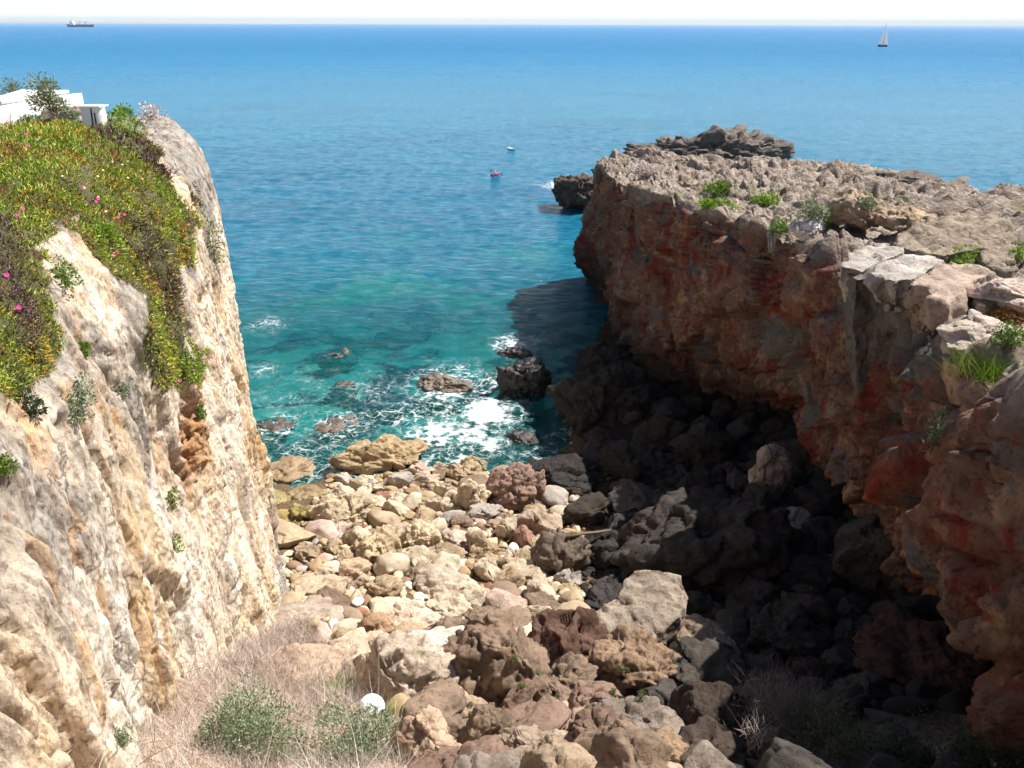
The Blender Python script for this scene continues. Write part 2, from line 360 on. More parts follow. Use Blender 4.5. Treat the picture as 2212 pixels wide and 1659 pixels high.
    lace = m.math('MAXIMUM', m.rng(e1, .0, .09, 1, 0), m.rng(e2, 0, .10, .85, 0))
    lace = m.math('MULTIPLY', lace, m.rng(brk, .35, .6))
    lm = m.math('MULTIPLY', lace, m.rng(m.math('ADD', fo, m.math('MULTIPLY', m.math('SUBTRACT', brk2, .5), .7)), .12, .5))
    solid = m.rng(m.math('ADD', fo, m.math('MULTIPLY', m.math('SUBTRACT', brk, .5), 1.5)), .70, .98)
    foam = m.math('MAXIMUM', lm, solid)
    capn = m.rng(m.noise(m.pos((.25, 1, 1)), .13, 6, .75), .735, .765); foam = m.math('MAXIMUM', foam, m.math('MULTIPLY', capn, m.rng(dist, 130, 400, 0, .55)))
    c = m.mix(foam, c, C(245, 248, 248))
    pb = m.pbsdf(Base_Color=c, Roughness=m.math('MAXIMUM', m.rng(dist, 60, 900, .10, .38), m.math('MULTIPLY', foam, .8)), IOR=1.33, Specular_IOR_Level=m.rng(dist, 50, 350, .26, .13), Normal=b)
    tr = m.n('BsdfTransparent', {0: (.20, .60, .80, 1)})
    f = m.math('MULTIPLY', clear, m.math('SUBTRACT', 1., foam))
    return m.done(m.n('MixShader', {0: f, 1: pb.outputs[0], 2: tr.outputs[0]}))
def mat_col(name, rough=.55, trans=.25, spec=.25):
    """leaf material: colour of each leaf from the mesh"""
    m = M(name); c = m.attr('col').outputs['Color']
    pb = m.pbsdf(Base_Color=c, Roughness=rough, Specular_IOR_Level=spec)
    if trans:
        tl = m.n('BsdfTranslucent', {0: c}); return m.done(m.n('MixShader', {0: trans, 1: pb.outputs[0], 2: tl.outputs[0]}))
    return m.done(pb)

MAT = dict(left=mat_left_cliff(), right=mat_right_cliff(), rock=mat_rock('boulder_stone'), smooth=mat_rock('worn_stone', .8, .25, .25, .35),
           wet=mat_rock('wet_stone', .35, .5, .5, .6), floor=mat_floor(), sea=mat_sea(), leaf=mat_col('leaves'), blade=mat_col('dry_blades', .8, .15, .1),
           white=simple('white_render', C(238, 238, 236), .7, .04, 1.5), trim=simple('white_paint', C(246, 246, 244), .5, .02), dark=simple('dark_metal', C(48, 46, 46), .5),
           bark=simple('grey_bark', C(112, 98, 84), .9, .25, 8, .1, .01), glass=simple('dark_glass', C(40, 52, 60), .1, .1, 2, .6))

# ------------------------------------------------------------------ the cove floor and sea bed
FLX = np.array([-6, 0, 4, 8, 12, 16, 20, 25, 30, 36, 42, 50, 60, 100, 140.])
FLZ = np.array([23.2, 22.4, 19.0, 14.3, 11.2, 8.6, 6.2, 3.9, 2.3, .95, -.05, -1.1, -1.8, -3.6, -6])
def floor_z(x, y):
    x = np.asarray(x, float); y = np.asarray(y, float)
    z = np.interp(y, FLX, FLZ)
    z = z + 2.6*np.exp(-(((x-9)/5.0)**2+((y-52)/8.0)**2))
    z = z + 1.3*np.exp(-(((x-13)/5.0)**2+((y-33)/10.0)**2))
    z = z + 2.2*sstep(13, 18, x)*sstep(58, 48, y)*sstep(20, 30, y)
    z = z + .9*sstep(-2, -8, x)*sstep(26, 14, y)*sstep(9.5, 14, y) - .5*sstep(2, 6, x)*sstep(24, 12, y)*sstep(4, 10, y)
    return z
def ground_z(x, y):
    x = np.asarray(x, float); y = np.asarray(y, float); z = floor_z(x, y); q = np.stack([x, y, z], -1)
    return z + .35*fbm(q*.35, 5)*sstep(0, 6, y) + .5*fbm(q*.12+9, 3)*sstep(45, 60, y)
xs = np.linspace(-34, 34, 270); ys = np.concatenate([np.linspace(-6, 46, 230), np.linspace(46.5, 140, 130)])
X, Y = np.meshgrid(xs, ys, indexing='ij')
Zf = ground_z(X, Y)
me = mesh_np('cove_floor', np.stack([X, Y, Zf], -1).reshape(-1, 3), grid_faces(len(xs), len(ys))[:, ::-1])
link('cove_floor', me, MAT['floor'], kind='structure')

# ------------------------------------------------------------------ left cliff
def resample(key, ky, yy):
    return np.interp(yy, ky, key)
def left_cliff():
    lip = np.array([(-5.6, -4), (-6.1, 4), (-7.0, 10), (-7.9, 14), (-8.7, 20), (-10.0, 26.5), (-11.7, 31), (-13.5, 36), (-15.3, 41), (-17.4, 46), (-21.9, 53), (-28, 60), (-42, 70), (-70, 78)], float)
    d = np.r_[0, np.cumsum(np.linalg.norm(np.diff(lip, axis=0), axis=1))]
    # samples spaced with the distance from the camera
    t = [0.0]
    while t[-1] < d[-1]:
        p = np.array([np.interp(t[-1], d, lip[:, 0]), np.interp(t[-1], d, lip[:, 1])])
        t.append(t[-1]+(.0033 if p[1] < 40 else .006)*max(np.hypot(*p), 10.0))
    t = np.array(t); L = np.stack([np.interp(t, d, lip[:, 0]), np.interp(t, d, lip[:, 1])], -1)
    k = 61; ker = np.ones(k)/k; Ls = np.stack([np.convolve(np.pad(L[:, i], k//2, 'edge'), ker, 'valid') for i in (0, 1)], -1)
    tg = np.gradient(Ls, axis=0); tg /= np.linalg.norm(tg, axis=1, keepdims=True); nr = np.stack([tg[:, 1], -tg[:, 0]], -1)
    near = sstep(38, 25, L[:, 1])
    # profile: (d, z) from the foot to inland
    pn = np.array([(.5, -3), (.5, 2), (.4, 6), (.25, 10), (.1, 14), (0, 17), (-.25, 19), (-.6, 20.1), (-1.2, 20.95), (-2.1, 21.6), (-4, 22.05), (-8, 22.0), (-14, 21.0), (-26, 17.6)])
    pf = np.array([(.3, -3), (.3, 2), (.2, 6), (.1, 10), (.1, 13.5), (0, 16.2), (-.3, 18.2), (-.7, 19.5), (-1.1, 20.1), (-1.9, 20.4), (-4, 20.1), (-8, 18.8), (-14, 17.2), (-26, 15.0)])
    sp = np.r_[0, np.cumsum(np.linalg.norm(np.diff(pn, axis=0), axis=1))]
    w = np.r_[np.linspace(0, 4.5, 40)[:-1], np.linspace(4.5, 30, 420)[:-1], np.linspace(30, sp[-1], 40)]
    qn = np.stack([np.interp(w, sp, pn[:, 0]), np.interp(w, sp, pn[:, 1])], -1); qf = np.stack([np.interp(w, sp, pf[:, 0]), np.interp(w, sp, pf[:, 1])], -1)
    q = qn[None]*near[:, None, None]+qf[None]*(1-near[:, None, None])
    q[..., 1] -= 1.0*sstep(47, 54, L[:, 1])[:, None]*sstep(15, 18.5, q[..., 1])
    P = np.concatenate([L[:, None, :]+nr[:, None, :]*q[..., :1], q[..., 1:]], -1)
    N = grid_normals(P)
    if N[50, 200, 0] < 0: N = -N
    zz = P[..., 2]; face = sstep(22.5, 18, zz)
    S = P*np.array([1, 1, .17])+np.stack([0*zz, .16*zz, 0*zz], -1)+.10*np.stack([fbm(P*.7, 2), fbm(P*.7+50, 2), 0*zz], -1)
    D = .34*fbm(P*np.array([.16, .16, .09]), 3)
    e, r, pl = facets(S*.62+3)
    D = D+face*((r-.5)*.34*sstep(0, .30, e)+.34*pl*sstep(0, .15, e) - .13*np.exp(-e/.035))
    e, r, pl = facets(S*np.array([1.7, 1.7, 1.9])+7)
    D = D+(.3+.7*face)*((r-.5)*.13*sstep(0, .35, e)+.16*pl*sstep(0, .2, e) - .06*np.exp(-e/.05))
    e, r, pl = facets(P*np.array([1.1, 1.1, .8])+31)
    D = D+((r-.5)*.10*sstep(0, .3, e)+.16*pl*sstep(0, .2, e)-.07*np.exp(-e/.05))*sstep(-.15, .3, perlin(P*.22+5))
    D = D+.05*face*ridged(S*np.array([1.3, 1.3, .7])+40, 4) + .055*fbm(S*np.array([2.4, 2.4, 3.])+1, 5, .6) + .02*fbm(P*np.array([5, 5, 2.2]), 4, .65)
    pit = sstep(.35, .8, fbm(P*np.array([2.2, 2.2, .55])+20, 4)); D = D-.22*pit*face
    pit = sstep(.4, .8, fbm(P*np.array([6., 6., 2.5])+90, 3)); D = D-.06*pit
    q0 = proj(P.reshape(-1, 3)).reshape(P.shape); wb = 5*fbm(P*1.1, 3)
    gx = q0[..., 0]+wb; gy = q0[..., 1]
    line = lambda x0, y0, x1, y1, w: np.exp(-((gx-(x0+(x1-x0)*(gy-y0)/(y1-y0)))/w)**2)*sstep(y0-15, y0+25, gy)*sstep(y1+15, y1-30, gy)
    D = D-.55*line(352, 930, 372, 1200, 9)-.4*line(415, 1020, 440, 1130, 7)-.35*line(118, 900, 180, 1240, 6)-.3*line(60, 1180, 150, 1500, 6)-.35*line(285, 1300, 330, 1520, 6)-.3*line(450, 620, 470, 900, 6)-.35*line(230, 800, 262, 1050, 6)
    cav = np.exp(-((gx-425)/38)**2-((gy-960)/110)**2); rough_ = fbm(P*np.array([3.5, 3.5, 2.2])+55, 4, .6)
    D = D-.28*cav+.30*cav*rough_
    D = D+.05*face*rough_*sstep(0, .5, fbm(P*.3+77, 2)+.25)
    brown = np.clip(1.2*cav+.7*line(352, 930, 372, 1200, 16), 0, 1)
    P = P+N*D[..., None]
    V = P.reshape(-1, 3); pr = proj(V)
    grey = sstep(24, 27.5, V[:, 1])*sstep(9.5, 4, V[:, 2]) + 1.1*sstep(26, 30, V[:, 1])*sstep(16.5, 18.5, V[:, 2])+.85*sstep(15.6, 18.2, V[:, 2]+1.4*fbm(V*.4, 3))*sstep(-.5, .2, fbm(V*np.array([.5, .5, .15])+6, 3))
    return P, V, pr, np.clip(grey, 0, 1), brown.reshape(-1)
PL, VL, PRL, greyL, brownL = left_cliff()
def in_poly(px, py, poly):
    c = np.zeros(px.shape, bool); n = len(poly)
    for i in range(n):
        x0, y0 = poly[i]; x1, y1 = poly[(i+1) % n]
        if y0 == y1: continue
        c ^= ((y0 > py) != (y1 > py)) & (px < (x1-x0)*(py-y0)/(y1-y0)+x0)
    return c
ICE = [[(-300, 200), (110, 240), (240, 290), (330, 335), (408, 430), (420, 490), (400, 570), (392, 640), (400, 740), (445, 770), (430, 845), (350, 850), (322, 760), (310, 640), (220, 600), (172, 520), (130, 430), (60, 372), (-300, 330)],
       [(-300, 395), (40, 420), (90, 520), (112, 640), (140, 740), (60, 850), (20, 862), (-300, 830)]]
wob = VL*.9
jx = 26*fbm(wob+3, 3); jy = 26*fbm(wob+60, 3)
vegL = (in_poly(PRL[:, 0]+jx, PRL[:, 1]+jy, ICE[0]) | in_poly(PRL[:, 0]+jx, PRL[:, 1]+jy, ICE[1])) & (VL[:, 2] > 13)
behind = (VL[:, 1] < 9) & (VL[:, 2] > 19.5)
vegL = (vegL | behind | ((VL[:, 2] > 21.0) & (VL[:, 1] < 33))).astype(np.float32)
lipx = np.interp(VL[:, 1], [26.5, 31, 36, 41, 46, 53, 60, 70, 78], [-10, -11.7, -13.5, -15.3, -17.4, -21.9, -28, -42, -70])
vegL = np.maximum(vegL, (.75*sstep(2.2, 4.5, lipx-VL[:, 0])*sstep(-.35, .1, fbm(VL*.5, 3))*(VL[:, 1] > 30)*(VL[:, 2] > 15)).astype(np.float32))
me = mesh_np('cliff_face', VL, grid_faces(*PL.shape[:2]), attrs=dict(grey=greyL, veg=vegL, brown=brownL))
link('cliff_left', me, MAT['left'], kind='structure')

# ------------------------------------------------------------------ right headland
def right_cliff():
    ky = np.array([2, 8, 15, 21.5, 27, 32, 36, 40, 45, 50, 54, 60, 64.5, 72, 77, 80, 83.])
    lx = np.array([6.4, 7.6, 10.4, 12.6, 13.5, 13.8, 14.2, 14.4, 13.7, 12.3, 10.9, 9.5, 9.0, 8.6, 8.5, 8.5, 8.6])
    lz = np.array([22, 20.6, 18.3, 17, 16.5, 16, 15.5, 15, 14.6, 14.4, 14.2, 13.7, 13.3, 12.8, 12.5, 12.4, 12.3])  # near lip, out of view, raised so its shadow reaches the foreground
    fx = np.array([9, 11.5, 14.6, 16, 16.8, 17.8, 22, 17.5, 24, 14.0, 9.8, 9.2, 8.8, 8.5, 8.4, 8.4, 8.5])
    fz = np.array([12, 10, 6, 3.5, 2, 1.5, .5, 1, .2, .2, -2, -2, -3, -3, -3, -3, -3.])
    ex = np.array([1.6, 1.6, 1.5, 1.5, 1.6, 1.9, 3.2, 2.2, 2.8, 2.0, 1.6, 1.4, 1.3, 1.2, 1.2, 1.2, 1.2])
    bu = np.array([.3, .3, .3, .5, .8, .9, .9, 1.0, .9, .9, .3, .3, .3, .2, .2, .3, .3])
    Ek = np.array([2, 8, 21, 32, 41, 47, 55, 64, 72, 78, 83.])
    Ex = np.array([70, 70, 70, 70, 58, 36, 35, 35.5, 33, 24, 13.]); Ey = np.array([14, 20, 35, 44, 50, 56, 62, 69, 78, 84, 87.]); Ez = np.array([22, 21, 18, 16, 14.6, 13.9, 13.2, 12.9, 12.7, 12.4, 12.1])
    yy = [2.0]
    while yy[-1] < 83: yy.append(yy[-1]+max(.0046*max(yy[-1], 16), .05)*(1.0 if yy[-1] < 60 else .8))
    yy = np.array(yy); n = len(yy)
    g = lambda a, k=ky: np.convolve(np.pad(np.interp(yy, k, a), 8, 'edge'), np.ones(17)/17, 'valid')
    LX, LZ, FX, FZ, EX, BU = g(lx), g(lz), g(fx), g(fz), g(ex), g(bu)
    E = np.stack([g(Ex, Ek), g(Ey, Ek), g(Ez, Ek)], -1)
    nf, nt = 330, 300
    f = np.linspace(1, 0, nf)[None]
    xf = LX[:, None]+(FX-LX)[:, None]*f**EX[:, None]-BU[:, None]*np.sin(np.pi*np.clip(f*1.15, 0, 1))
    zf = LZ[:, None]+(FZ-LZ)[:, None]*f
    yf = np.repeat(yy[:, None], nf, 1)
    A = np.stack([xf, yf, zf], -1)
    lipP = A[:, -1]
    u = (np.linspace(0, 1, nt)**1.7)[1:][None, :, None]
    T = lipP[:, None]*(1-u)+E[:, None]*u
    T[..., 2] += .5*np.sin(np.pi*u[..., 0])
    gz = np.linspace(0, 1, 30)[1:][None, :, None]
    G = np.repeat(E[:, None], 29, 1); G[..., 2:] = E[:, None, 2:]*(1-gz)-3*gz; G[..., 0] += 1.5*gz[..., 0]; G[..., 1] += 1.0*gz[..., 0]
    P = np.concatenate([A, T, G], 1)
    # close the seaward end
    last = P[-1]; cap = []
    for k in range(1, 26):
        c = last.copy(); w = k/25.; c[:, 1] += 1.4*w; c[:, 2] = last[:, 2]*(1-w)-3*w; cap.append(c)
    P = np.concatenate([P, np.array(cap)], 0)
    N = grid_normals(P)
    if N[n//2, nf+60, 2] < 0: N = -N
    k = 9
    for ax in (0, 1):
        N = np.apply_along_axis(lambda v: np.convolve(np.pad(v, k//2, 'edge'), np.ones(k)/k, 'valid'), ax, N)
    N /= np.linalg.norm(N, axis=-1, keepdims=True)+1e-9
    top = np.zeros(P.shape[:2]); top[:, nf:] = 1; j = np.arange(P.shape[1])[None]
    top = sstep(nf-14, nf+4, j+9*fbm(P*.5, 3))
    S = P*np.array([1, 1, .7])+.25*np.stack([fbm(P*.5, 2), fbm(P*.5+40, 2), fbm(P*.5+80, 2)], -1)
    nearp = sstep(55, 40, P[..., 1])
    D = .7*fbm(P*.13+2, 3)*(1-.5*top)
    e, r, pl = facets(P*np.array([.2, .2, .16])+21)
    D = D+(1-.6*top)*((r-.5)*1.7*sstep(0, .16, e)+.9*pl-.45*np.exp(-e/.04)) + top*nearp*(.45*pl-.5*np.exp(-e/.03))
    e, r, pl = facets(S*.42+3)
    D = D+(1-.5*top)*((r-.5)*.9*sstep(0, .10, e)+.95*pl*sstep(0, .08, e) - .3*np.exp(-e/.04))
    e, r, pl = facets(S*np.array([1.0, 1.0, 1.2])+12)
    D = D+(1-.15*top)*((r-.5)*.40*sstep(0, .12, e)+.42*pl*sstep(0, .1, e) - .16*np.exp(-e/.06))
    e, r, pl = facets(S*2.3+5)
    D = D+.75*((r-.5)*.13*sstep(0, .2, e)+.15*pl - .06*np.exp(-e/.08))
    D = D+(.07+.08*top)*ridged(P*.8+40, 4) + .11*fbm(P*1.4, 5, .55) + .03*fbm(P*5, 3, .6)
    D = D+top*(1-nearp)*.35*fbm(P*.35+8, 3)
    P = P+N*D[..., None]
    V = P.reshape(-1, 3); pr = proj(V)
    gb = in_poly(pr[:, 0]+20*fbm(V*.6, 3), pr[:, 1]+20*fbm(V*.6+9, 3), [(1825, 590), (1960, 600), (2010, 690), (2030, 830), (1960, 800), (1890, 720), (1850, 660)])
    gb = gb | in_poly(pr[:, 0]+14*fbm(V*.8, 3), pr[:, 1]+14*fbm(V*.8+9, 3), [(1645, 690), (1765, 700), (1730, 780), (1700, 830), (1655, 760)])
    return P, V, pr, top.reshape(-1), gb.astype(np.float32)
PRg, VR, PRR, topR, gbR = right_cliff()
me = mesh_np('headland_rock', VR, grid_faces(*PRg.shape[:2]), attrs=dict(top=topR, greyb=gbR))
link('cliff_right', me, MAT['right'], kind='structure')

# ------------------------------------------------------------------ rocks
_ico = {}
def ico(n):
    if n not in _ico:
        bm = bmesh.new(); bmesh.ops.create_icosphere(bm, subdivisions=n, radius=1.0)
        _ico[n] = (np.array([v.co[:] for v in bm.verts]), np.array([[v.index for v in f.verts] for f in bm.faces])); bm.free()
    return _ico[n]
def rock_mesh(name, seed, sub=5, cuts=9, rough=1.0, size=(1, 1, 1), lo=.55, hi=.9, kind='rough'):
    rs = np.random.RandomState(seed); v, F = ico(sub); v = v.copy()
    for k in range(cuts):
        n = rs.normal(size=3); n /= np.linalg.norm(n); o = rs.uniform(lo, hi)
        e = np.maximum(0, v@n-o); v -= n*(e*.95)[:, None]
    off = rs.rand(3)*50
    nn = v/np.linalg.norm(v, axis=1, keepdims=True)
    v = v*(1+.16*fbm(v*1.1+off, 3))[:, None]
    sz = np.array(size); w = v*sz; sc = 1.0/max(np.mean(sz), .3)**.6
    m = np.mean(sz)
    if rough > 0:
        e, r, pl = facets(w*(1.25/m**.7)+off)
        d = rough**.5*m**.75*((r-.5)*.12*sstep(0, .2, e)+.26*pl-.06*np.exp(-e/.06))
        e, r, pl = facets(w*(3.0/m**.6)+off*2)
        d = d+rough*m**.7*(.09*pl+(r-.5)*.05*sstep(0, .2, e)-.03*np.exp(-e/.08))
        d = d+rough*m**.6*(.055*fbm(w*2.0/m**.5+off, 5, .6)+.02*ridged(w*3.1/m**.4+off, 3))
        f1, f2, r = worley(w*4.2/m**.3+off); d = d-rough*.05*m**.4*sstep(.45, .1, f1)
        w = w+nn*d[:, None]
    else:
        w = w*(1+.035*fbm(v*3+off, 3))[:, None]
    mn, mx = w.min(0), w.max(0); w = (w-(mn+mx)/2)*(2*sz/(mx-mn))
    return mesh_np(name, w, F)
HERO = []   # (x, y, r, short name)
def stone(name, label, cat, px, py, w, h, col, seed, mat='rock', rz=0, tilt=(0, 0), sub=5, cuts=9, rough=1.0, depth=None, z=None, y=None, sink=.5, lo=.55, hi=.9, short=None, group=None, dz=0):
    """a rock whose middle is seen at (px,py), w x h pixels large; stands on the floor unless z / y is given"""
    if y is not None: p = at_y(px, py, y)
    elif z is not None: p = at_z(px, py, z)
    else:
        d = ray(px, py); p = None
        for t in np.linspace(8, 120, 2000):
            q = CAM+d*t; hh = h*K/FPX*t
            if q[2]-(.5-sink*.5)*hh*.8 <= floor_z(q[0], q[1]) + dz: p = q; break
        if p is None: p = at_z(px, py, 0)
    dist = (p-CAM)@FW; sx = w*K/FPX*dist/2; sv = h*K/FPX*dist/2
    if name == 'foreground_boulder': sx *= 1.22; sv *= 1.22
    dep = depth if depth is not None else .85
    sy = sx*dep
    ang = math.radians(PITCH)+math.atan((py*K-384)/FPX)
    sz = max(.45*sv, math.sqrt(max(.04, sv**2-(sy*math.sin(ang))**2))/max(.4, math.cos(ang)))
    sz = min(sz, 1.3*sx)
    me = rock_mesh(name, seed, sub, cuts, rough, (sx*1.04, sy*1.04, sz*1.04), lo, hi)
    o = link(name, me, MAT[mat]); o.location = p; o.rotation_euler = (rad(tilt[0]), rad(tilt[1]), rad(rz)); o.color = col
    o['label'] = label; o['category'] = cat
    if group: o['group'] = group
    HERO.append((p[0], p[1], max(sx, sy), short or label, px, py, z is None and y is None))
    return o
CREAM, TAN, OCH, GREY, BRN, RED, PALE, OLIVE, DKR = C(192, 172, 138), C(174, 150, 114), C(174, 148, 106), C(170, 158, 146), C(150, 122, 96), C(170, 100, 74), C(236, 226, 210), C(148, 132, 62), C(96, 84, 74)
B = 'boulder'
# at and beyond the water's edge
stone('beach_boulder', 'large ochre wedge-shaped boulder standing at the water edge of the cove', B, 818, 985, 205, 112, OCH, 11, rz=8, tilt=(10, 6), sub=6, cuts=6, rough=1.1, depth=.6, lo=.6, hi=.85, short='the ochre wedge boulder')
stone('beach_boulder', 'pale rough-topped boulder in front of the foaming inlet by the left cliff', B, 742, 1108, 150, 112, CREAM, 12, rz=20, sub=6, short='the pale rough-topped boulder')
stone('beach_boulder', 'smooth flat-faced tan boulder leaning beside the foot of the left cliff', B, 625, 1158, 112, 80, TAN, 13, mat='smooth', rough=.15, rz=-15, cuts=6, lo=.5, hi=.8, short='the smooth flat-faced boulder')
stone('beach_boulder', 'reddish porous boulder at the edge of the headland shadow near the water', B, 1118, 1062, 135, 118, C(146, 116, 100), 14, sub=6, rough=1.3, short='the reddish porous boulder')
stone('beach_boulder', 'grey-brown rounded slab boulder half in the headland shadow below the reddish one', B, 1158, 1130, 112, 82, C(168, 146, 122), 15, rough=.5, rz=25, short='the grey-brown slab boulder')
stone('beach_boulder', 'tan pitted boulder in the middle of the sunlit stone beach', B, 912, 1165, 105, 88, C(204, 180, 146), 16, sub=6, short='the tan pitted boulder')
stone('beach_boulder', 'yellowish hollowed boulder in the middle of the beach, left of the pitted one', B, 818, 1192, 112, 92, C(184, 162, 124), 17, sub=6, rz=40, short='the hollowed yellowish boulder')
stone('beach_boulder', 'cream upright boulder on the beach just left of the reddish porous boulder', B, 1018, 1078, 84, 96, CREAM, 18, rz=-20, short='the cream upright boulder')
stone('beach_boulder', 'honeycombed tan boulder at the water edge on the right of the stone beach', B, 1000, 1022, 78, 58, TAN, 19, rough=1.4, short='the honeycombed boulder')
stone('beach_boulder', 'broad boulder with a grey top in the centre of the white pebbles', B, 962, 1252, 132, 84, C(184, 166, 146), 20, rough=.8, cuts=7, short='the grey-topped boulder')
stone('beach_boulder', 'low brown-grey boulder near the left cliff above the flat grey slab', B, 690, 1275, 135, 72, C(188, 164, 132), 21, rz=15, short='the low brown-grey boulder')
stone('beach_boulder', 'flat grey slab lying beside the left cliff foot above the dry grass', B, 660, 1330, 165, 84, C(176, 158, 140), 22, rough=.5, cuts=6, short='the flat grey slab')
stone('beach_boulder', 'domed brown boulder with a dark cleft among white pebbles', B, 812, 1362, 84, 78, C(176, 138, 100), 23, cuts=5, rough=.6, short='the domed brown boulder')
stone('beach_boulder', 'wide pale boulder just right of the domed brown boulder', B, 900, 1335, 130, 74, C(208, 186, 160), 24, rough=.9, short='the wide pale boulder')
stone('beach_boulder', 'brown boulder with a squared top below the hollowed yellowish boulder', B, 765, 1245, 80, 78, C(190, 160, 128), 25, rz=30, short='the square-topped brown boulder')
# foreground
stone('foreground_boulder', 'large pale pink-white block beside the shrubs in the foreground', B, 880, 1480, 210, 190, C(182, 162, 142), 31, sub=6, rough=1.1, rz=12, cuts=8, short='the big pale block', lo=.5)
stone('foreground_boulder', 'massive rough brown boulder dotted with green tufts in the foreground centre', B, 1085, 1470, 225, 210, C(132, 108, 86), 32, sub=6, rough=1.35, rz=-10, cuts=8, short='the massive brown boulder', lo=.5)
_h = at_z(1370, 1310, 5.5); HERO.append((_h[0], _h[1], 1.6, 'the tilted hooked slab', 1370, 1305, True))
stone('foreground_boulder', 'dark red-brown boulder in shade beneath the tilted hooked slab', B, 1240, 1420, 165, 165, C(104, 74, 60), 34, sub=6, rough=.9, cuts=8, short='the red-brown shaded boulder')
stone('foreground_boulder', 'grey boulder with only its left corner in sunlight, right of the hooked slab', B, 1500, 1405, 165, 130, C(150, 130, 106), 35, sub=6, rough=.7, cuts=7, short='the half-lit grey boulder')
stone('foreground_boulder', 'knobbly tan boulder with two green tufts, below the half-lit grey one', B, 1368, 1465, 165, 140, C(146, 118, 90), 36, sub=6, rough=1.45, short='the knobbly tan boulder')
stone('foreground_boulder', 'small rust-red pitted boulder left of the knobbly tan boulder', B, 1290, 1530, 100, 84, C(142, 110, 92), 37, rough=1.3, short='the rust-red pitted boulder')
stone('foreground_boulder', 'upright brown block at the bottom of the picture below the massive brown boulder', B, 1045, 1595, 96, 130, C(132, 110, 88), 38, sub=6, cuts=6, rough=.7, short='the upright brown block')
stone('foreground_boulder', 'pale crusted boulder at the bottom edge right of the upright brown block', B, 1155, 1628, 150, 100, C(170, 148, 124), 39, sub=6, rough=1.1, short='the pale crusted boulder')
stone('foreground_boulder', 'red and brown jagged boulder at the bottom edge of the picture', B, 1300, 1605, 140, 120, C(124, 98, 82), 40, sub=6, rough=1.5, short='the jagged red boulder')
stone('foreground_boulder', 'yellow-brown low boulder at the bottom edge right of the jagged red boulder', B, 1415, 1622, 130, 84, C(150, 122, 90), 41, sub=6, rough=1.3, short='the low yellow-brown boulder')
stone('foreground_boulder', 'long dark leaning boulder in full shade beside the shaded shrubs', B, 1550, 1565, 190, 140, C(72, 60, 52), 42, sub=6, rough=.8, rz=-35, cuts=7, short='the long leaning boulder')  # full shade darkened into its colour
stone('foreground_boulder', 'brown knuckled rock behind the big pale block, above the massive brown boulder', B, 1075, 1350, 120, 78, C(146, 122, 98), 43, rough=1.3, short='the knuckled brown rock')
stone('foreground_boulder', 'white flat stone lying left of the knuckled brown rock', B, 945, 1395, 130, 66, C(206, 196, 184), 44, rough=.7, short='the white flat stone')
stone('foreground_boulder', 'tan slope boulder poking out of the dry grass near the left cliff', B, 790, 1415, 130, 84, C(200, 178, 150), 45, rough=.8, short='the tan slope boulder')
stone('foreground_boulder', 'dark-fronted boulder at the shadow edge above the hooked slab', B, 1215, 1215, 110, 110, C(112, 98, 84), 46, rough=1.2, short='the dark-fronted boulder')
stone('foreground_boulder', 'smooth brown slope stone buried among the dry grass stems', B, 640, 1440, 150, 90, C(186, 158, 132), 47, rough=.6, short='the buried brown stone')
stone('foreground_boulder', 'orange-streaked block at the bottom edge below the big pale block', B, 925, 1625, 130, 130, C(186, 154, 124), 48, sub=6, rough=1.0, short='the orange-streaked block')
# in the shade of the headland, most with that shade darkened into their colour
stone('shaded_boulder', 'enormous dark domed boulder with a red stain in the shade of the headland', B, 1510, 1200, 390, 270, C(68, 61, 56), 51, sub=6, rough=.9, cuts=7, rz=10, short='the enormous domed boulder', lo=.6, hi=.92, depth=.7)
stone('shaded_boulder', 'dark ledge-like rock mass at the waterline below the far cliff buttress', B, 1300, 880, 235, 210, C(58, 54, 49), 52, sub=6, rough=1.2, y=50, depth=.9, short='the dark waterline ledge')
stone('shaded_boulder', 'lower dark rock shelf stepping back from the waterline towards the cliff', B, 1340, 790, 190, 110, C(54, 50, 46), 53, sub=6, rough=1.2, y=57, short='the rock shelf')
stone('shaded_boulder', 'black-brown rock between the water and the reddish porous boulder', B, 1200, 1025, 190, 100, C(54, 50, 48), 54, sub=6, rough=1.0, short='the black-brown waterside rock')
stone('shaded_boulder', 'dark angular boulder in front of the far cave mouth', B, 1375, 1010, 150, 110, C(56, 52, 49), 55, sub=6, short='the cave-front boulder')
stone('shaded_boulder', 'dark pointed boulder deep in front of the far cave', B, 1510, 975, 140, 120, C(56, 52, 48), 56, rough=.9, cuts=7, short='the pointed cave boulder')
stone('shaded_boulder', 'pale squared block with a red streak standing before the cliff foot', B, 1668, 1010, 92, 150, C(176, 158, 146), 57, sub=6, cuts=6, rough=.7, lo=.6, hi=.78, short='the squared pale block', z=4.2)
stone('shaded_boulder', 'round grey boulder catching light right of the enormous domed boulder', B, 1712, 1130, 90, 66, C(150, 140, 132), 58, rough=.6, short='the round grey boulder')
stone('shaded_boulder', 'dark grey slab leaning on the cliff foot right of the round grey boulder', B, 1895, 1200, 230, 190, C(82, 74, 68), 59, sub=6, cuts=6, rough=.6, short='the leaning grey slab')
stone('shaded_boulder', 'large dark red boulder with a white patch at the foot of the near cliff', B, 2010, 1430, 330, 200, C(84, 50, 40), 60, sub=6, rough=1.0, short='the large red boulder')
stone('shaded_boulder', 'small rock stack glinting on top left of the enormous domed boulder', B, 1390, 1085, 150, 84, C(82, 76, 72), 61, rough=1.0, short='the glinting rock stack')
stone('shaded_boulder', 'blunt dark boulder between the hooked slab and the shadow edge', B, 1330, 1190, 150, 110, C(60, 55, 51), 62, rough=.8, short='the blunt dark boulder')
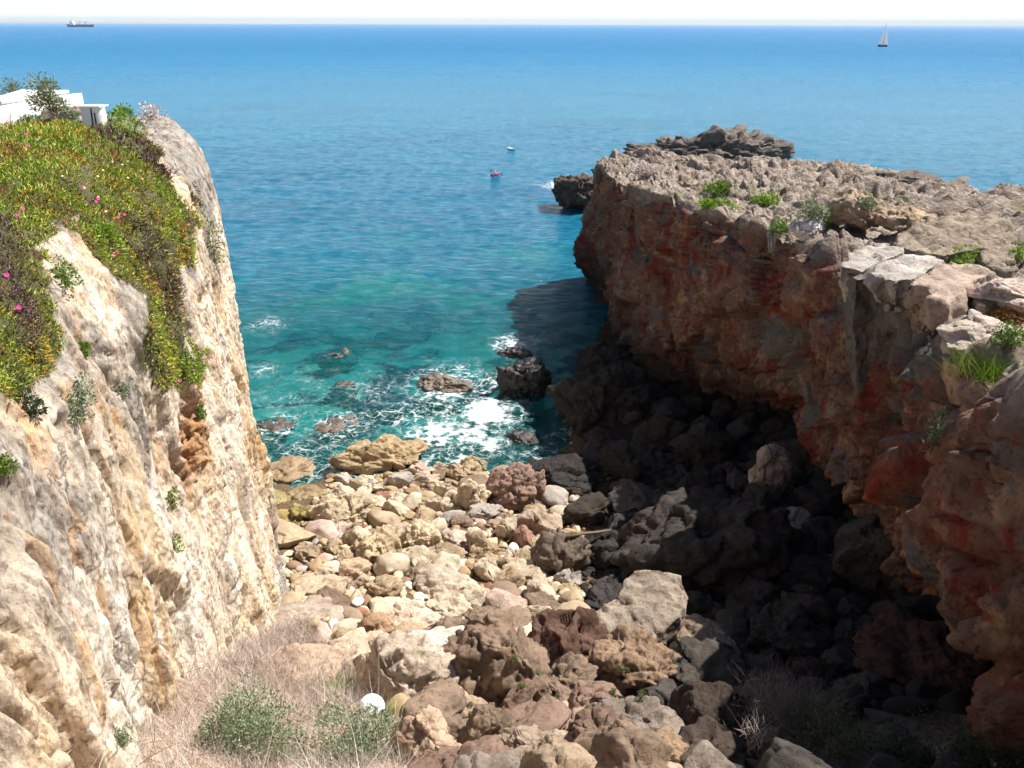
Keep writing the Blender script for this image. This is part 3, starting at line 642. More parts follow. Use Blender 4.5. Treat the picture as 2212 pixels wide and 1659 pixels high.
stone('shaded_boulder', 'dark rounded boulder right of the half-lit grey boulder', B, 1700, 1370, 190, 130, C(62, 57, 53), 63, sub=6, rough=.7, short='the dark rounded boulder')
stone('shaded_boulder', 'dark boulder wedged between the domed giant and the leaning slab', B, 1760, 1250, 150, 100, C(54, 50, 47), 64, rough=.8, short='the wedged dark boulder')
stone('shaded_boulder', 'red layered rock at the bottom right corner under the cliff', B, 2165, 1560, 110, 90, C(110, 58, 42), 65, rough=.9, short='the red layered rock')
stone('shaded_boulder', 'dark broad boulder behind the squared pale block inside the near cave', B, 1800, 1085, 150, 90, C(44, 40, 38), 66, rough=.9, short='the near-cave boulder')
stone('shaded_boulder', 'low black boulder half in the surf right of the white foam', B, 1125, 955, 84, 54, C(50, 46, 42), 67, mat='wet', rough=1.0, short='the surf-side black boulder')
# rocks in the sea
S = 'sea rock'
stone('sea_rock', 'jagged black rock rising from the surf in the headland shadow', S, 1132, 822, 116, 104, C(46, 42, 42), 71, mat='wet', sub=6, rough=1.2, z=.7, short='the jagged black sea rock')
stone('sea_rock', 'flat brown rock awash and ringed by white foam', S, 968, 830, 128, 52, C(116, 104, 88), 72, mat='wet', sub=6, rough=1.2, z=.05, depth=.7, short='the foam-ringed rock')
stone('sea_rock', 'small dark rock with breaking foam behind the jagged black rock', S, 1112, 760, 74, 34, C(78, 66, 66), 73, mat='wet', rough=1.1, z=.05, short='the small surf rock')
stone('sea_rock', 'brown boulder lying submerged in green water, farther of two in a line', S, 730, 785, 84, 62, C(104, 90, 78), 74, mat='wet', rough=1, z=-1.0, short='the far sunken rock')
stone('sea_rock', 'brown boulder lying submerged in green water, nearer of two in a line', S, 742, 856, 74, 66, C(100, 86, 76), 75, mat='wet', rough=1, z=-.9, short='the near sunken rock')
stone('sea_rock', 'dark rock just breaking the surface behind the ochre wedge boulder', S, 735, 918, 110, 44, C(110, 94, 80), 76, mat='wet', rough=1.2, z=-.12, short='the breaking rock')
stone('sea_rock', 'dark low rock awash beside the left cliff in the inlet', S, 592, 920, 92, 36, C(88, 74, 64), 77, mat='wet', rough=1.2, z=-.08, short='the awash rock by the cliff')
stone('sea_rock', 'golden-brown flat rock awash in the inlet left of the ochre wedge boulder', S, 622, 1015, 130, 44, C(150, 122, 82), 78, mat='wet', rough=1.2, z=.1, short='the golden flat rock')
stone('sea_rock', 'olive rounded rock in the foam of the inlet, right one of the mossy pair', S, 662, 1072, 96, 54, C(138, 114, 66), 79, mat='wet', rough=.5, z=.4, cuts=6, short='the olive rock')
stone('sea_rock', 'glossy olive-green boulder touching the left cliff at the inlet', S, 585, 1083, 84, 58, OLIVE, 80, mat='wet', rough=.25, z=.5, cuts=5, short='the glossy olive boulder')
stone('sea_rock', 'mossy yellow boulder between the pale rough-topped boulder and the left cliff', S, 655, 1112, 66, 50, C(150, 134, 66), 81, rough=.6, short='the mossy yellow boulder')
stone('sea_rock', 'mossy brown flat boulder at the left cliff foot, below the glossy olive one', S, 600, 1122, 82, 40, C(164, 138, 70), 82, rough=.7, short='the mossy brown boulder')
stone('sea_rock', 'long sunken reef patch under blue water in the middle of the bay', S, 870, 730, 120, 40, C(60, 60, 70), 83, rough=.8, z=-1.6, sub=4, short='the sunken reef')
stone('sea_rock', 'dark sunken rock behind the breaking rocks in the green shallows', S, 840, 868, 110, 34, C(74, 66, 68), 84, mat='wet', rough=1, z=-.6, sub=4, short='the sunken shallows rock')
stone('sea_rock', 'low dark rock at the seaward foot of the headland with white surf', S, 1262, 418, 140, 84, C(92, 76, 64), 85, y=120, sub=6, rough=1.4, depth=.9, short='the headland foot rock')
o = stone('sea_stack', 'broad craggy grey rock stack rising from the sea behind the headland', S, 1530, 330, 378, 118, C(116, 106, 98), 86, y=119, sub=6, rough=2.2, depth=.5, cuts=16, lo=.7, hi=.93, short='the craggy sea stack')

# ------------------------------------------------------------------ the sea
def make_sea():
    ry = [33.0]
    while ry[-1] < 60000: ry.append(ry[-1]+max(.28, .0052*ry[-1] if ry[-1] < 400 else .045*ry[-1]))
    ry = np.array(ry); cu = np.linspace(-1, 1, 420); cu = .55*cu+.45*cu**3
    W = np.where(ry < 150, 150, ry*1.1+0)
    Xs = cu[None]*W[:, None]; Ys = np.repeat(ry[:, None], len(cu), 1)
    Zs = np.zeros_like(Xs); q = np.stack([Xs*.6, Ys, Zs], -1)
    amp = sstep(400, 60, Ys); Zs = Zs+amp*(.07*fbm(q*.45, 3)+.10*fbm(q*.10+4, 2))
    foam = np.zeros_like(Xs)
    blobs = [(968, 838, 3.2, 1.0), (1050, 890, 2.6, 1.15), (1020, 935, 2.6, .95), (950, 935, 3.0, .95), (1112, 745, 1.8, 1.0), (1070, 830, 1.6, .8), (600, 1035, 2.0, .8), (700, 1065, 1.3, .95), (740, 960, 2.2, .45), (600, 925, 2.2, .62), (735, 925, 2.6, .62),
             (650, 860, 4.5, .30), (1000, 990, 1.6, .8), (880, 900, 3.5, .5), (1210, 400, 3.0, 1.0), (580, 700, 2.0, .42), (640, 985, 2.6, .5), (1060, 960, 1.4, 1.0), (900, 985, 2., .5), (1140, 790, 1.6, .5), (570, 800, 1.6, .5), (800, 850, 4, .36)]
    for px, py, r, s in blobs:
        c = at_z(px, py, 0); foam = np.maximum(foam, s*np.exp(-((Xs-c[0])**2+((Ys-c[1])*.75)**2)/(r*r)))
    fz = floor_z(Xs, Ys); foam = np.maximum(foam, .48*sstep(-.8, -.05, fz)*(Ys < 60)*(np.abs(Xs) < 14))
    clear = .74*sstep(92, 50, Ys)*sstep(45, 20, np.abs(Xs))
    me = mesh_np('sea', np.stack([Xs, Ys, Zs], -1).reshape(-1, 3), grid_faces(len(ry), len(cu))[:, ::-1], attrs=dict(foam=foam, clear=clear))
    link('sea', me, MAT['sea'], kind='structure')
make_sea()
# slabs and blocks on the headland
def block(name, label, px_list, zfun, drop, col, seed, taper=(0, 0), mat='rock', amp=1.0, edge=.22, cat='boulder', dirv=None):
    """a broken slab: outline of its upper face (pixels) laid on the surface z = zfun, given thickness drop"""
    top_ = []
    for (px, py) in px_list:
        z = zfun
        top_.append(at_z(px, py, z) if np.isscalar(zfun) else zfun(px, py))
    top_ = np.array(top_); cen = top_.mean(0); bm = bmesh.new()
    dv = np.array([taper[0], taper[1], -drop]) if dirv is None else np.array(dirv)
    mid = cen+(top_-cen)*1.03+dv*.35; low = cen+(top_-cen)*.72+dv
    rs_ = [[bm.verts.new(tuple(q-cen)) for q in L_] for L_ in (top_, mid, low)]; n_ = len(top_)
    bm.faces.new(rs_[0]); bm.faces.new(rs_[2][::-1])
    for L0, L1 in ((0, 1), (1, 2)):
        for i in range(n_): bm.faces.new((rs_[L0][i], rs_[L1][i], rs_[L1][(i+1) % n_], rs_[L0][(i+1) % n_]))
    bmesh.ops.triangulate(bm, faces=bm.faces[:])
    for it in range(7):
        es = [e for e in bm.edges if e.calc_length() > edge]
        if not es or len(bm.verts) > 14000: break
        bmesh.ops.subdivide_edges(bm, edges=es, cuts=1, use_grid_fill=False); bmesh.ops.triangulate(bm, faces=[f for f in bm.faces if len(f.verts) > 3])
    bmesh.ops.recalc_face_normals(bm, faces=bm.faces[:]); bm.normal_update()
    V = np.array([v.co[:] for v in bm.verts]); N = np.array([v.normal[:] for v in bm.verts]); F = np.array([[v.index for v in f.verts] for f in bm.faces]); bm.free()
    w = V+seed*3.7
    e, r, pl = facets(w*1.1); D = amp*((r-.5)*.12*sstep(0, .2, e)+.16*pl-.05*np.exp(-e/.05))
    e, r, pl = facets(w*2.9); D = D+amp*(.06*pl-.03*np.exp(-e/.07))
    D = D+amp*(.10*fbm(w*.9, 5, .58)+.025*fbm(w*5, 3))
    pit = sstep(.3, .65, fbm(w*2.2+9, 3)); D = D-.10*amp*pit
    o = link(name, mesh_np(name, V+N*D[:, None], F), MAT[mat], label=label, category=cat); o.location = cen; o.color = col
    return o
zq = lambda L_: [(1781.8+.22213*x, 491.5+.22213*y) for x, y in L_]
block('plateau_boulder', 'pale flat-topped slab overhanging the lip of the headland, left of three', zq([(160, 310), (330, 205), (480, 165), (590, 150), (760, 195), (770, 235), (620, 300), (520, 320), (410, 405), (330, 410), (170, 385)]), 17.2, 2.2, C(178, 168, 158), 91, (.5, .3))
block('plateau_boulder', 'pale broken slab at the headland lip, middle of three above the grey overhang', zq([(400, 420), (560, 340), (690, 310), (890, 265), (1130, 310), (1140, 330), (1000, 420), (850, 500), (760, 490), (700, 512), (640, 500), (600, 465), (470, 465)]), 17.5, 1.2, C(186, 177, 168), 92, (.2, .1))
block('plateau_boulder', 'dark grey hanging block with a vertical face under the pale lip slabs', zq([(215, 440), (420, 400), (700, 420), (900, 470), (1010, 560), (1010, 720), (900, 640), (700, 560), (440, 500), (300, 500)]), 17.0, 5.0, C(112, 105, 98), 94, (.9, .5), amp=.9)
block('plateau_boulder', 'pitted slab with an orange-brown front at the headland lip, right of three', zq([(805, 550), (960, 470), (1010, 420), (1080, 370), (1250, 345), (1500, 380), (1660, 430), (1500, 490), (1340, 560), (1330, 640), (1200, 700), (1030, 710), (1000, 600), (930, 580), (870, 560)]), 17.6, 2.4, C(176, 154, 136), 93, (.6, .2))
block('plateau_boulder', 'narrow grey block below the orange-fronted slab on the near headland', zq([(1010, 860), (1120, 830), (1250, 820), (1310, 880), (1290, 980), (1200, 1080), (1150, 1140), (1020, 1160)]), 16.4, 2.4, C(126, 114, 104), 95, (.5, .2))
block('plateau_boulder', 'broad smooth tan slab tilted towards the sea on the headland top', zq([(610, 130), (760, 60), (850, 0), (1000, -110), (1400, -150), (1800, 0), (1850, 130), (1840, 420), (1650, 420), (1540, 330), (1530, 190), (1200, 260), (1000, 250), (900, 240)]), 16.9, 1.3, C(150, 134, 114), 96, (.2, .1), amp=1.5)
block('plateau_boulder', 'grey crumbling slab at the right picture edge beside the red ice plant', zq([(1460, 640), (1640, 480), (1950, 465), (2060, 560), (1900, 640), (1700, 650), (1560, 760), (1480, 730)]), 17.2, 1.6, C(172, 158, 148), 105, (.4, .1))
block('plateau_boulder', 'pale pitted slab step below the red ice plant on the near right cliff', zq([(1160, 1110), (1300, 990), (1420, 920), (1620, 900), (1750, 960), (1640, 1080), (1590, 1110), (1400, 1130), (1250, 1180)]), 17.3, 1.4, C(188, 170, 154), 106, (.3, .1))
block('plateau_boulder', 'orange-tinged ledge above the spiky green grass tuft', zq([(1140, 1230), (1280, 1190), (1450, 1180), (1620, 1230), (1600, 1330), (1480, 1380), (1300, 1340), (1180, 1300)]), 17.2, 1.6, C(180, 146, 118), 107, (.5, .2))
def hook_plane(px, py):
    p0 = at_z(1370, 1310, 8.4); nrm = np.array([-.10, -.48, .87]); d = ray(px, py); return CAM+d*(((p0-CAM)@nrm)/(d@nrm))
block('foreground_boulder', 'tilted sunlit slab with a hooked top resting against the dark rocks', [(1222, 1345), (1290, 1316), (1332, 1290), (1350, 1246), (1370, 1230), (1420, 1230), (1470, 1246), (1482, 1276), (1472, 1330), (1435, 1358), (1392, 1386), (1330, 1382), (1272, 1368)], hook_plane, 1.8, C(164, 148, 130), 33, dirv=(.3, .5, -2.0), amp=.55, edge=.14)
H = 'rock slab'
for args in [
 ('undercut brown boulder beside the grey-green bush on the headland', 1855, 455, 120, 90, C(172, 146, 118), 97, 40.0, 40, .9),
 ('white-faced boulder at the headland edge below the grey-green bush', 1745, 498, 84, 56, C(218, 208, 200), 98, 39.5, 0, .9),
 ('long brown ledge block behind the smooth tan slab', 1960, 480, 150, 70, C(176, 148, 116), 99, 38.0, -20, .8),
 ('pale rough slab with tufts of grass at the right picture edge', 2120, 725, 170, 90, C(206, 186, 168), 100, 19.5, 10, 1.0),
 ('brown rounded rock at the lower right lip of the headland', 2160, 880, 150, 110, C(150, 122, 102), 102, 16.0, 0, .9),
 ('pinkish slab right of the orange-fronted slab on the headland', 2170, 640, 120, 80, C(200, 176, 162), 103, 24.0, 30, 1.0),
 ('black jagged rim rock at the seaward right corner of the headland', 1930, 385, 210, 36, C(112, 100, 92), 104, 68.0, 5, .6)]:
    lb, px, py, w, h, col, sd, yy_, rz, dp = args
    stone('plateau_boulder', lb, B, px, py, w, h, col, sd, y=yy_, rz=rz, depth=dp, sub=6, cuts=8, rough=.75, lo=.5, hi=.8, short='headland slab')
HERO_BEACH = [h for h in HERO if h[6]]

# ------------------------------------------------------------------ loose stones of the beach
rng = np.random.RandomState(21)
def lump(px, py): return None
def left_x(y): return np.interp(y, [0, 10, 14, 20, 26.5, 31, 40, 50], [-6.2, -7.2, -8, -8.7, -9.5, -10.8, -14, -18])
def right_x(y): return np.interp(y, [8, 15, 21, 27, 32, 36, 41, 45, 50, 54, 60], [13, 14.5, 15.8, 16.6, 18, 21, 18, 22, 20, 9.5, 9])
placed = [(h[0], h[1], h[2]*.80) for h in HERO_BEACH]
cand = []
def scatter(n_try, rlo, rhi, x0, x1, y0, y1, pw=2.0, over=.86, keep=None):
    out = []
    R = np.sort(rlo*(1+((rhi/rlo)-1)*rng.rand(n_try)**pw))[::-1]
    XX = rng.uniform(x0, x1, n_try); YY = rng.uniform(y0, y1, n_try)
    A = np.array(placed)
    buf = np.zeros((len(A)+n_try, 3)); buf[:len(A)] = A; n = len(A)
    for r, x, y in zip(R, XX, YY):
        if x < left_x(y)+r*.6 or x > right_x(y)-r*.5: continue
        if keep is not None and not keep(x, y): continue
        d = (buf[:n, 0]-x)**2+(buf[:n, 1]-y)**2
        if np.any(d < (over*(buf[:n, 2]+r))**2): continue
        buf[n] = (x, y, r); n += 1; out.append((x, y, r))
    placed[:] = [tuple(b) for b in buf[:n]]
    return out
def on_beach(x, y):
    p = proj(np.array([x, y, float(floor_z(x, y))]))
    return p[1] < 1800 and not in_poly(np.array([p[0]]), np.array([p[1]]), [(-200, 1800), (200, 1560), (420, 1420), (560, 1360), (650, 1345), (790, 1450), (860, 1570), (900, 1800)])[0]
def lit_side(x, y): return x < 3.2+.10*(y-29)
big_dark = scatter(500, .55, 1.25, 3.0, 22, 17, 52, 1.6, .84, lambda x, y: on_beach(x, y) and not lit_side(x, y))
med = scatter(2200, .22, .85, -10, 5, 19, 43.5, 3.2, .82, lambda x, y: on_beach(x, y) and lit_side(x, y))
near_m = scatter(420, .35, 1.0, -4, 9, 8.5, 19, 1.3, .80, on_beach)
small = scatter(9000, .09, .30, -11, 8, 15, 43.5, 2.0, .80, lambda x, y: on_beach(x, y))
small_dk = scatter(2500, .18, .5, 5, 20, 16, 45, 2.0, .80, lambda x, y: on_beach(x, y))
ROUND = [rock_mesh('rounded_stone', 200+i, 4, 3+i % 3, 0, (1, .85+.1*(i % 2), .62+.08*(i % 3)), .7, .95) for i in range(6)]
ANG = [rock_mesh('angular_stone', 230+i, 5, 12, (.35, .7, 1.0)[i % 3], (1, .75+.12*(i % 3), .6+.1*(i % 4)), .42, .8) for i in range(12)]
for q in ROUND: q.materials.append(MAT['smooth'])
for q in ANG: q.materials.append(MAT['rock'])
PAL = [('white', C(220, 211, 198)), ('cream', C(192, 174, 146)), ('tan', C(164, 141, 108)), ('grey', C(166, 156, 146)), ('pinkish', C(188, 160, 144)), ('brown', C(138, 114, 92)), ('rust-red', C(150, 106, 86))]
NBR = [h for h in HERO_BEACH]
labels = {}
items = []
for ii, (x, y, r) in enumerate(med+near_m+big_dark):
    nearby = len(med) <= ii < len(med)+len(near_m)
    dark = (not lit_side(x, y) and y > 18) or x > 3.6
    if dark: cname, col = [('dark grey', C(66, 62, 60)), ('dark brown', C(64, 55, 48)), ('blackish', C(48, 44, 43))][rng.randint(3)]  # stones past the shadow line take darker colours to deepen the shade
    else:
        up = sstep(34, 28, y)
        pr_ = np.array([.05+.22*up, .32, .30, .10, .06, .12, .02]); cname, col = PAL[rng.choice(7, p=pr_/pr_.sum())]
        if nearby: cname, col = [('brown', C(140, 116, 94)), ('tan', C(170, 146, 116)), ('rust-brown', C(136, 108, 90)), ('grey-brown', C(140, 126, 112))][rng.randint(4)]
    if dark and y < 18: cname, col = [('dim brown', C(84, 70, 60)), ('dim grey-brown', C(78, 72, 66))][rng.randint(2)]  # near stones in the shade get dimmed colours as well
    if cname == 'white' and r > .36: cname, col = PAL[1]
    items.append((x, y, r, cname, col, dark or nearby))
items.sort(key=lambda t: -t[2])
items_i, rest_i = items[:238], items[238:]
hp = np.array([(h[0], h[1]) for h in NBR])
recs = []
for (x, y, r, cname, col, dark) in items_i:
    rounded = rng.rand() < (.36 if not dark else .0)
    d = np.hypot(hp[:, 0]-x, hp[:, 1]-y); k = int(np.argmin(d)); h = NBR[k]
    p = proj(np.array([x, y, float(floor_z(x, y))])); dx, dy = p[0]-h[4], p[1]-h[5]
    rel = ('left of' if dx < 0 else 'right of') if abs(dx) > abs(dy) else ('behind' if dy < 0 else 'in front of')
    sz = 'big' if r > .75 else ('mid-sized' if r > .45 else 'small')
    recs.append([x, y, r, col, dark, rounded, '%s %s %s stone %s %s' % (sz, cname, 'rounded' if rounded else 'angular', rel, h[3]), d[k]])
byk = {}
for q in recs: byk.setdefault(q[6], []).append(q)
ORD = ['nearest to it', 'second nearest to it', 'third nearest to it', 'fourth nearest to it', 'fifth nearest to it', 'sixth nearest to it', 'seventh nearest to it', 'eighth nearest to it', 'ninth nearest to it']
for kx, qs in byk.items():
    if len(qs) > 1:
        qs.sort(key=lambda q: q[7])
        for i, q in enumerate(qs): q[6] = kx+', '+(ORD[i] if i < 9 else 'farthest from it')
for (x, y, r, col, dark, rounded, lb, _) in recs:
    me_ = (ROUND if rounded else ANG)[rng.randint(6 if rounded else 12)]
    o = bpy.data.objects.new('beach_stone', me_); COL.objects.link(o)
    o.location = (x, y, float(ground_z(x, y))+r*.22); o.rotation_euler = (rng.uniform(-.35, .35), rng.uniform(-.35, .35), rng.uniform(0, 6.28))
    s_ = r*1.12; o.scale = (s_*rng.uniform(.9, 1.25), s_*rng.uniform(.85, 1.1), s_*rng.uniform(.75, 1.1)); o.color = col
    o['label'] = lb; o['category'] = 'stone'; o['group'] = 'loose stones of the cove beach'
# the uncountable small shingle
def shingle():
    protos = []
    for i in range(8):
        v, F = ico(3 if i < 3 else 2); rs = np.random.RandomState(300+i); v = v.copy()
        for k in range(4):
            n = rs.normal(size=3); n /= np.linalg.norm(n); e = np.maximum(0, v@n-rs.uniform(.6, .9)); v -= n*e[:, None]
        protos.append((v*np.array([1, .85, .65]), F))
    VV = []; FF = []; CC = []; b = 0
    for (x, y, r) in small+small_dk+[(q[0], q[1], q[2]) for q in rest_i]:
        v, F = protos[rng.randint(3) if r > .2 else 3+rng.randint(5)]
        a = rng.uniform(0, 6.28); c_, s_ = math.cos(a), math.sin(a)
        w = v*np.array([r*rng.uniform(.9, 1.3), r, r*rng.uniform(.8, 1.1)])*1.15
        w = np.stack([w[:, 0]*c_-w[:, 1]*s_, w[:, 0]*s_+w[:, 1]*c_, w[:, 2]+w[:, 0]*rng.uniform(-.3, .3)], -1)+np.array([x, y, float(ground_z(x, y))+r*.25])
        if lit_side(x, y):
            up = sstep(34, 28, y); pr_ = np.array([.02+.26*up, .26, .34, .1, .08, .20, .03]); col = np.array(PAL[rng.choice(7, p=pr_/pr_.sum())][1])
        else: col = np.array(C(46, 42, 38))*np.array([1., 1, 1, 1])*rng.uniform(.6, 1.3)  # shingle past the shadow line is darkened to look shaded
        VV.append(w); FF.append(F+b); CC.append(np.repeat(col[None]*np.array([1, 1, 1, 1]), len(v), 0)); b += len(v)
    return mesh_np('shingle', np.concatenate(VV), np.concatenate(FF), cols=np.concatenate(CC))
def mat_shingle():
    m = M('shingle_stone'); p = m.pos(); c = m.attr('col').outputs['Color']; f = m.noise(p, 12, 6, .7)
    c = m.mix(m.rng(f, .56, .72, 0, .4), c, C(110, 90, 72)); b = m.bump(f, .5, .03)
    return m.done(m.pbsdf(Base_Color=c, Roughness=.85, Specular_IOR_Level=.2, Normal=b))
link('shingle', shingle(), mat_shingle(), kind='stuff', label='small pale shingle filling the gaps between the beach boulders', category='shingle')

# ------------------------------------------------------------------ plants
bpy.context.view_layer.update(); DG = bpy.context.evaluated_depsgraph_get()
def cast(px, py):
    d = ray(px, py); ok, loc, nr, idx, ob, mt = scene.ray_cast(DG, Vector(CAM), Vector(d).normalized())
    if ok and Vector(nr).dot(Vector(d)) > 0: nr = -Vector(nr)
    return (np.array(loc), np.array(nr)) if ok else (at_z(px, py, 0), np.array([0, 0, 1.]))
def quads_leaf(C0, D, Wd, L, Wt):
    """leaf rhombs: centres of the foot C0, direction D, side Wd (unit), length L, width Wt"""
    n = len(C0); L = L[:, None]; Wt = Wt[:, None]
    V = np.stack([C0, C0+D*L*.5+Wd*Wt*.5, C0+D*L, C0+D*L*.5-Wd*Wt*.5], 1).reshape(-1, 3)
    return V, np.arange(4*n).reshape(-1, 4)
def rdir(n, r=rng):
    v = r.normal(size=(n, 3)); return v/np.linalg.norm(v, axis=1, keepdims=True)
def jitcol(cols, n, amt=.22, r=rng):
    c = np.array([q[:3] for q in cols])[r.randint(len(cols), size=n)]*(1+amt*(r.rand(n, 1)*2-1)); return np.c_[np.clip(c, 0, 1), np.ones(n)]
def foliage(n, rx, ry, rz, leaf, cols, seed, clumps=9, flat=.25, aspect=.45):
    r = np.random.RandomState(seed)
    cc = rdir(clumps, r)*r.uniform(.35, .8, (clumps, 1)); cc[:, 2] = np.abs(cc[:, 2])*.9+flat*.3
    cr = r.uniform(.28, .5, clumps); k = r.randint(clumps, size=n)
    d = rdir(n, r); p = cc[k]+d*(cr[k]*r.uniform(.45, 1.0, n)**.5)[:, None]
    p[:, 2] = np.maximum(p[:, 2], .02*r.rand(n)); p = p*np.array([rx, ry, rz])
    D = d*.8+rdir(n, r)*.7+np.array([0, 0, .35]); D /= np.linalg.norm(D, axis=1, keepdims=True)
    W = np.cross(D, rdir(n, r)); W /= np.linalg.norm(W, axis=1, keepdims=True)+1e-6
    L = leaf*r.uniform(.6, 1.3, n); V, F = quads_leaf(p, D, W, L, L*aspect)
    c = jitcol(cols, n, .3, r)
    return V, F, np.repeat(c, 4, 0)
def stems(n, rx, ry, rz, rad_, seed):
    r = np.random.RandomState(seed); parts = []
    for k in range(n):
        e = np.array([r.uniform(-.75, .75)*rx, r.uniform(-.75, .75)*ry, rz*r.uniform(.4, .7)])
        parts.append(tube([(0, 0, -.05), e*.4+np.array([0, 0, .08*rz]), e], [rad_, rad_*.7, rad_*.3], 5))
    return merge(parts)
def shrub(name, label, cat, px, py, wpx, hpx, cols, seed, n=900, leaf=.06, clumps=9, pos=None, aspect=.45, group=None):
    p, nr = cast(px, py+hpx*.3) if pos is None else (np.array(pos), None)
    dist = (p-CAM)@FW; rx = wpx*K/FPX*dist/2*1.1; rz = max(hpx*K/FPX*dist*1.0, .12)
    root = empty(name, p, label=label, category=cat); leaf = max(leaf, dist*.0036) if name != 'small_tuft' else dist*.0020
    if group: root['group'] = group
    V, F, c = foliage(n, rx, rx*.85, rz, leaf, cols, seed, clumps, aspect=aspect)
    link('foliage', mesh_np('foliage', V, F, smooth=False, cols=c), MAT['leaf'], root)
    V, F = stems(max(5, clumps//2), rx, rx*.8, rz, .008+.006*rx, seed)
    link('stem', pydata('stem', V, F), MAT['bark'], root)
    return root
def blades(n, base, length, width, cols, seed, lean=.5, nrm=None, seg=3, wind=(0, 0)):
    r = np.random.RandomState(seed); n = len(base)
    d = rdir(n, r)*lean; d[:, 2] = np.abs(d[:, 2])*.3+1; d[:, 0] += wind[0]; d[:, 1] += wind[1]; d /= np.linalg.norm(d, axis=1, keepdims=True)
    bend = rdir(n, r)*.35; bend[:, 2] = -np.abs(bend[:, 2])*.5
    side = np.cross(d, rdir(n, r)); side /= np.linalg.norm(side, axis=1, keepdims=True)+1e-6
    L = length*r.uniform(.5, 1.25, n); rows = []
    for k in range(seg+1):
        t = k/seg; c = base+d*(L*t)[:, None]+bend*(L*t*t)[:, None]; w = width*(1-.85*t)
        rows += [c-side*w/2, c+side*w/2]
    V = np.stack(rows, 1); m_ = 2*(seg+1); idx = np.arange(n)[:, None]*m_
    F = np.concatenate([idx+np.array([[2*k, 2*k+1, 2*k+3, 2*k+2]]) for k in range(seg)], 0)
    return V.reshape(-1, 3), F, np.repeat(jitcol(cols, n, .25, r), m_, 0)
def tuft(name, label, cat, px, py, wpx, length, cols, seed, n=260, width=.012, lean=.8, group=None, pos=None):
    p, nr = cast(px, py) if pos is None else (np.array(pos), None)
    dist = (p-CAM)@FW; rx = wpx*K/FPX*dist/2; r = np.random.RandomState(seed)
    b = np.stack([r.normal(size=n)*rx*.5, r.normal(size=n)*rx*.5, -.03*np.ones(n)], -1)
    V, F, c = blades(n, b, length, width, cols, seed, lean)
    o = link(name, mesh_np(name, V, F, smooth=False, cols=c), MAT['leaf'], label=label, category=cat); o.location = p
    if group: o['group'] = group
    return o
GGREY = [C(146, 160, 128), C(122, 140, 106), C(168, 176, 146), C(104, 120, 84)]
GRN = [C(92, 124, 44), C(118, 148, 58), C(74, 104, 38), C(140, 160, 76)]
GBR = [C(130, 160, 52), C(156, 178, 70), C(104, 138, 40)]
DRY = [C(226, 212, 204), C(204, 186, 176), C(240, 232, 226), C(168, 148, 138)]
DARKG = [C(70, 84, 54), C(58, 72, 48), C(88, 96, 66)]
P_ = 'shrub'
# foreground
shrub('grey_green_shrub', 'large grey-green small-leaved shrub in the dry grass at the bottom left', P_, 560, 1575, 230, 150, GGREY, 401, 9000, .07, 18)
shrub('grey_green_shrub', 'grey-green shrub at the bottom edge below the white float', P_, 770, 1612, 210, 110, GGREY, 402, 7000, .07, 15)
shrub('grey_green_shrub', 'small grey-green shrub at the left cliff foot in the dry grass', P_, 262, 1592, 64, 44, GGREY, 403, 800, .05, 6)
shrub('grey_green_shrub', 'thin grey-green shrub between the dry grass and the big pale block', P_, 700, 1545, 90, 60, GGREY, 404, 900, .05, 7)
tuft('grass_tuft', 'bright green grass tuft just left of the white float', 'grass', 745, 1505, 70, .55, GBR, 405, 500, .012)
tuft('grass_tuft', 'green grass tuft just right of the white float', 'grass', 838, 1545, 34, .45, GBR, 406, 240, .011)
shrub('shaded_shrub', 'dark green bush in the shade at the bottom edge, left of three', P_, 1790, 1600, 230, 120, DARKG, 407, 3800, .06, 14)
shrub('shaded_shrub', 'dark green bush in the shade at the bottom edge, middle of three', P_, 1960, 1625, 230, 110, DARKG, 408, 3800, .06, 14)
shrub('shaded_shrub', 'dark green bush in the shade at the bottom right corner, right of three', P_, 2140, 1645, 200, 90, DARKG, 409, 2600, .06, 12)
tuft('dry_tuft', 'greyish dry grass tuft in the shade beside the long leaning boulder', 'grass', 1700, 1545, 150, 1.0, [C(132, 124, 122), C(112, 104, 104), C(150, 140, 132)], 410, 900, .012)
tuft('dry_tuft', 'sparse dry twigs in the shade at the bottom edge', 'grass', 1640, 1600, 110, .5, DRY, 411, 160, .012)
# green tufts on the foreground boulders
for i, (px, py, w, lb) in enumerate([(1112, 1418, 22, 'tiny green tuft on the top of the massive brown boulder'), (1162, 1455, 24, 'tiny green tuft on the right edge of the massive brown boulder'), (1128, 1480, 30, 'tiny green tuft on the right side of the massive brown boulder'), (1195, 1492, 20, 'tiny green tuft hanging low right on the massive brown boulder'), (1018, 1522, 28, 'tiny green tuft at the foot of the massive brown boulder'), (1343, 1442, 32, 'tiny green tuft on top of the knobbly tan boulder'), (1385, 1502, 40, 'tiny green tuft on the front of the knobbly tan boulder'), (1325, 1495, 22, 'faint tiny tuft on the left side of the knobbly tan boulder')]):
    shrub('small_tuft', lb, 'plant', px, py, w*.8, w*.5, [C(96, 112, 62), C(116, 130, 76), C(82, 98, 52)], 420+i, 200, .05, 4)
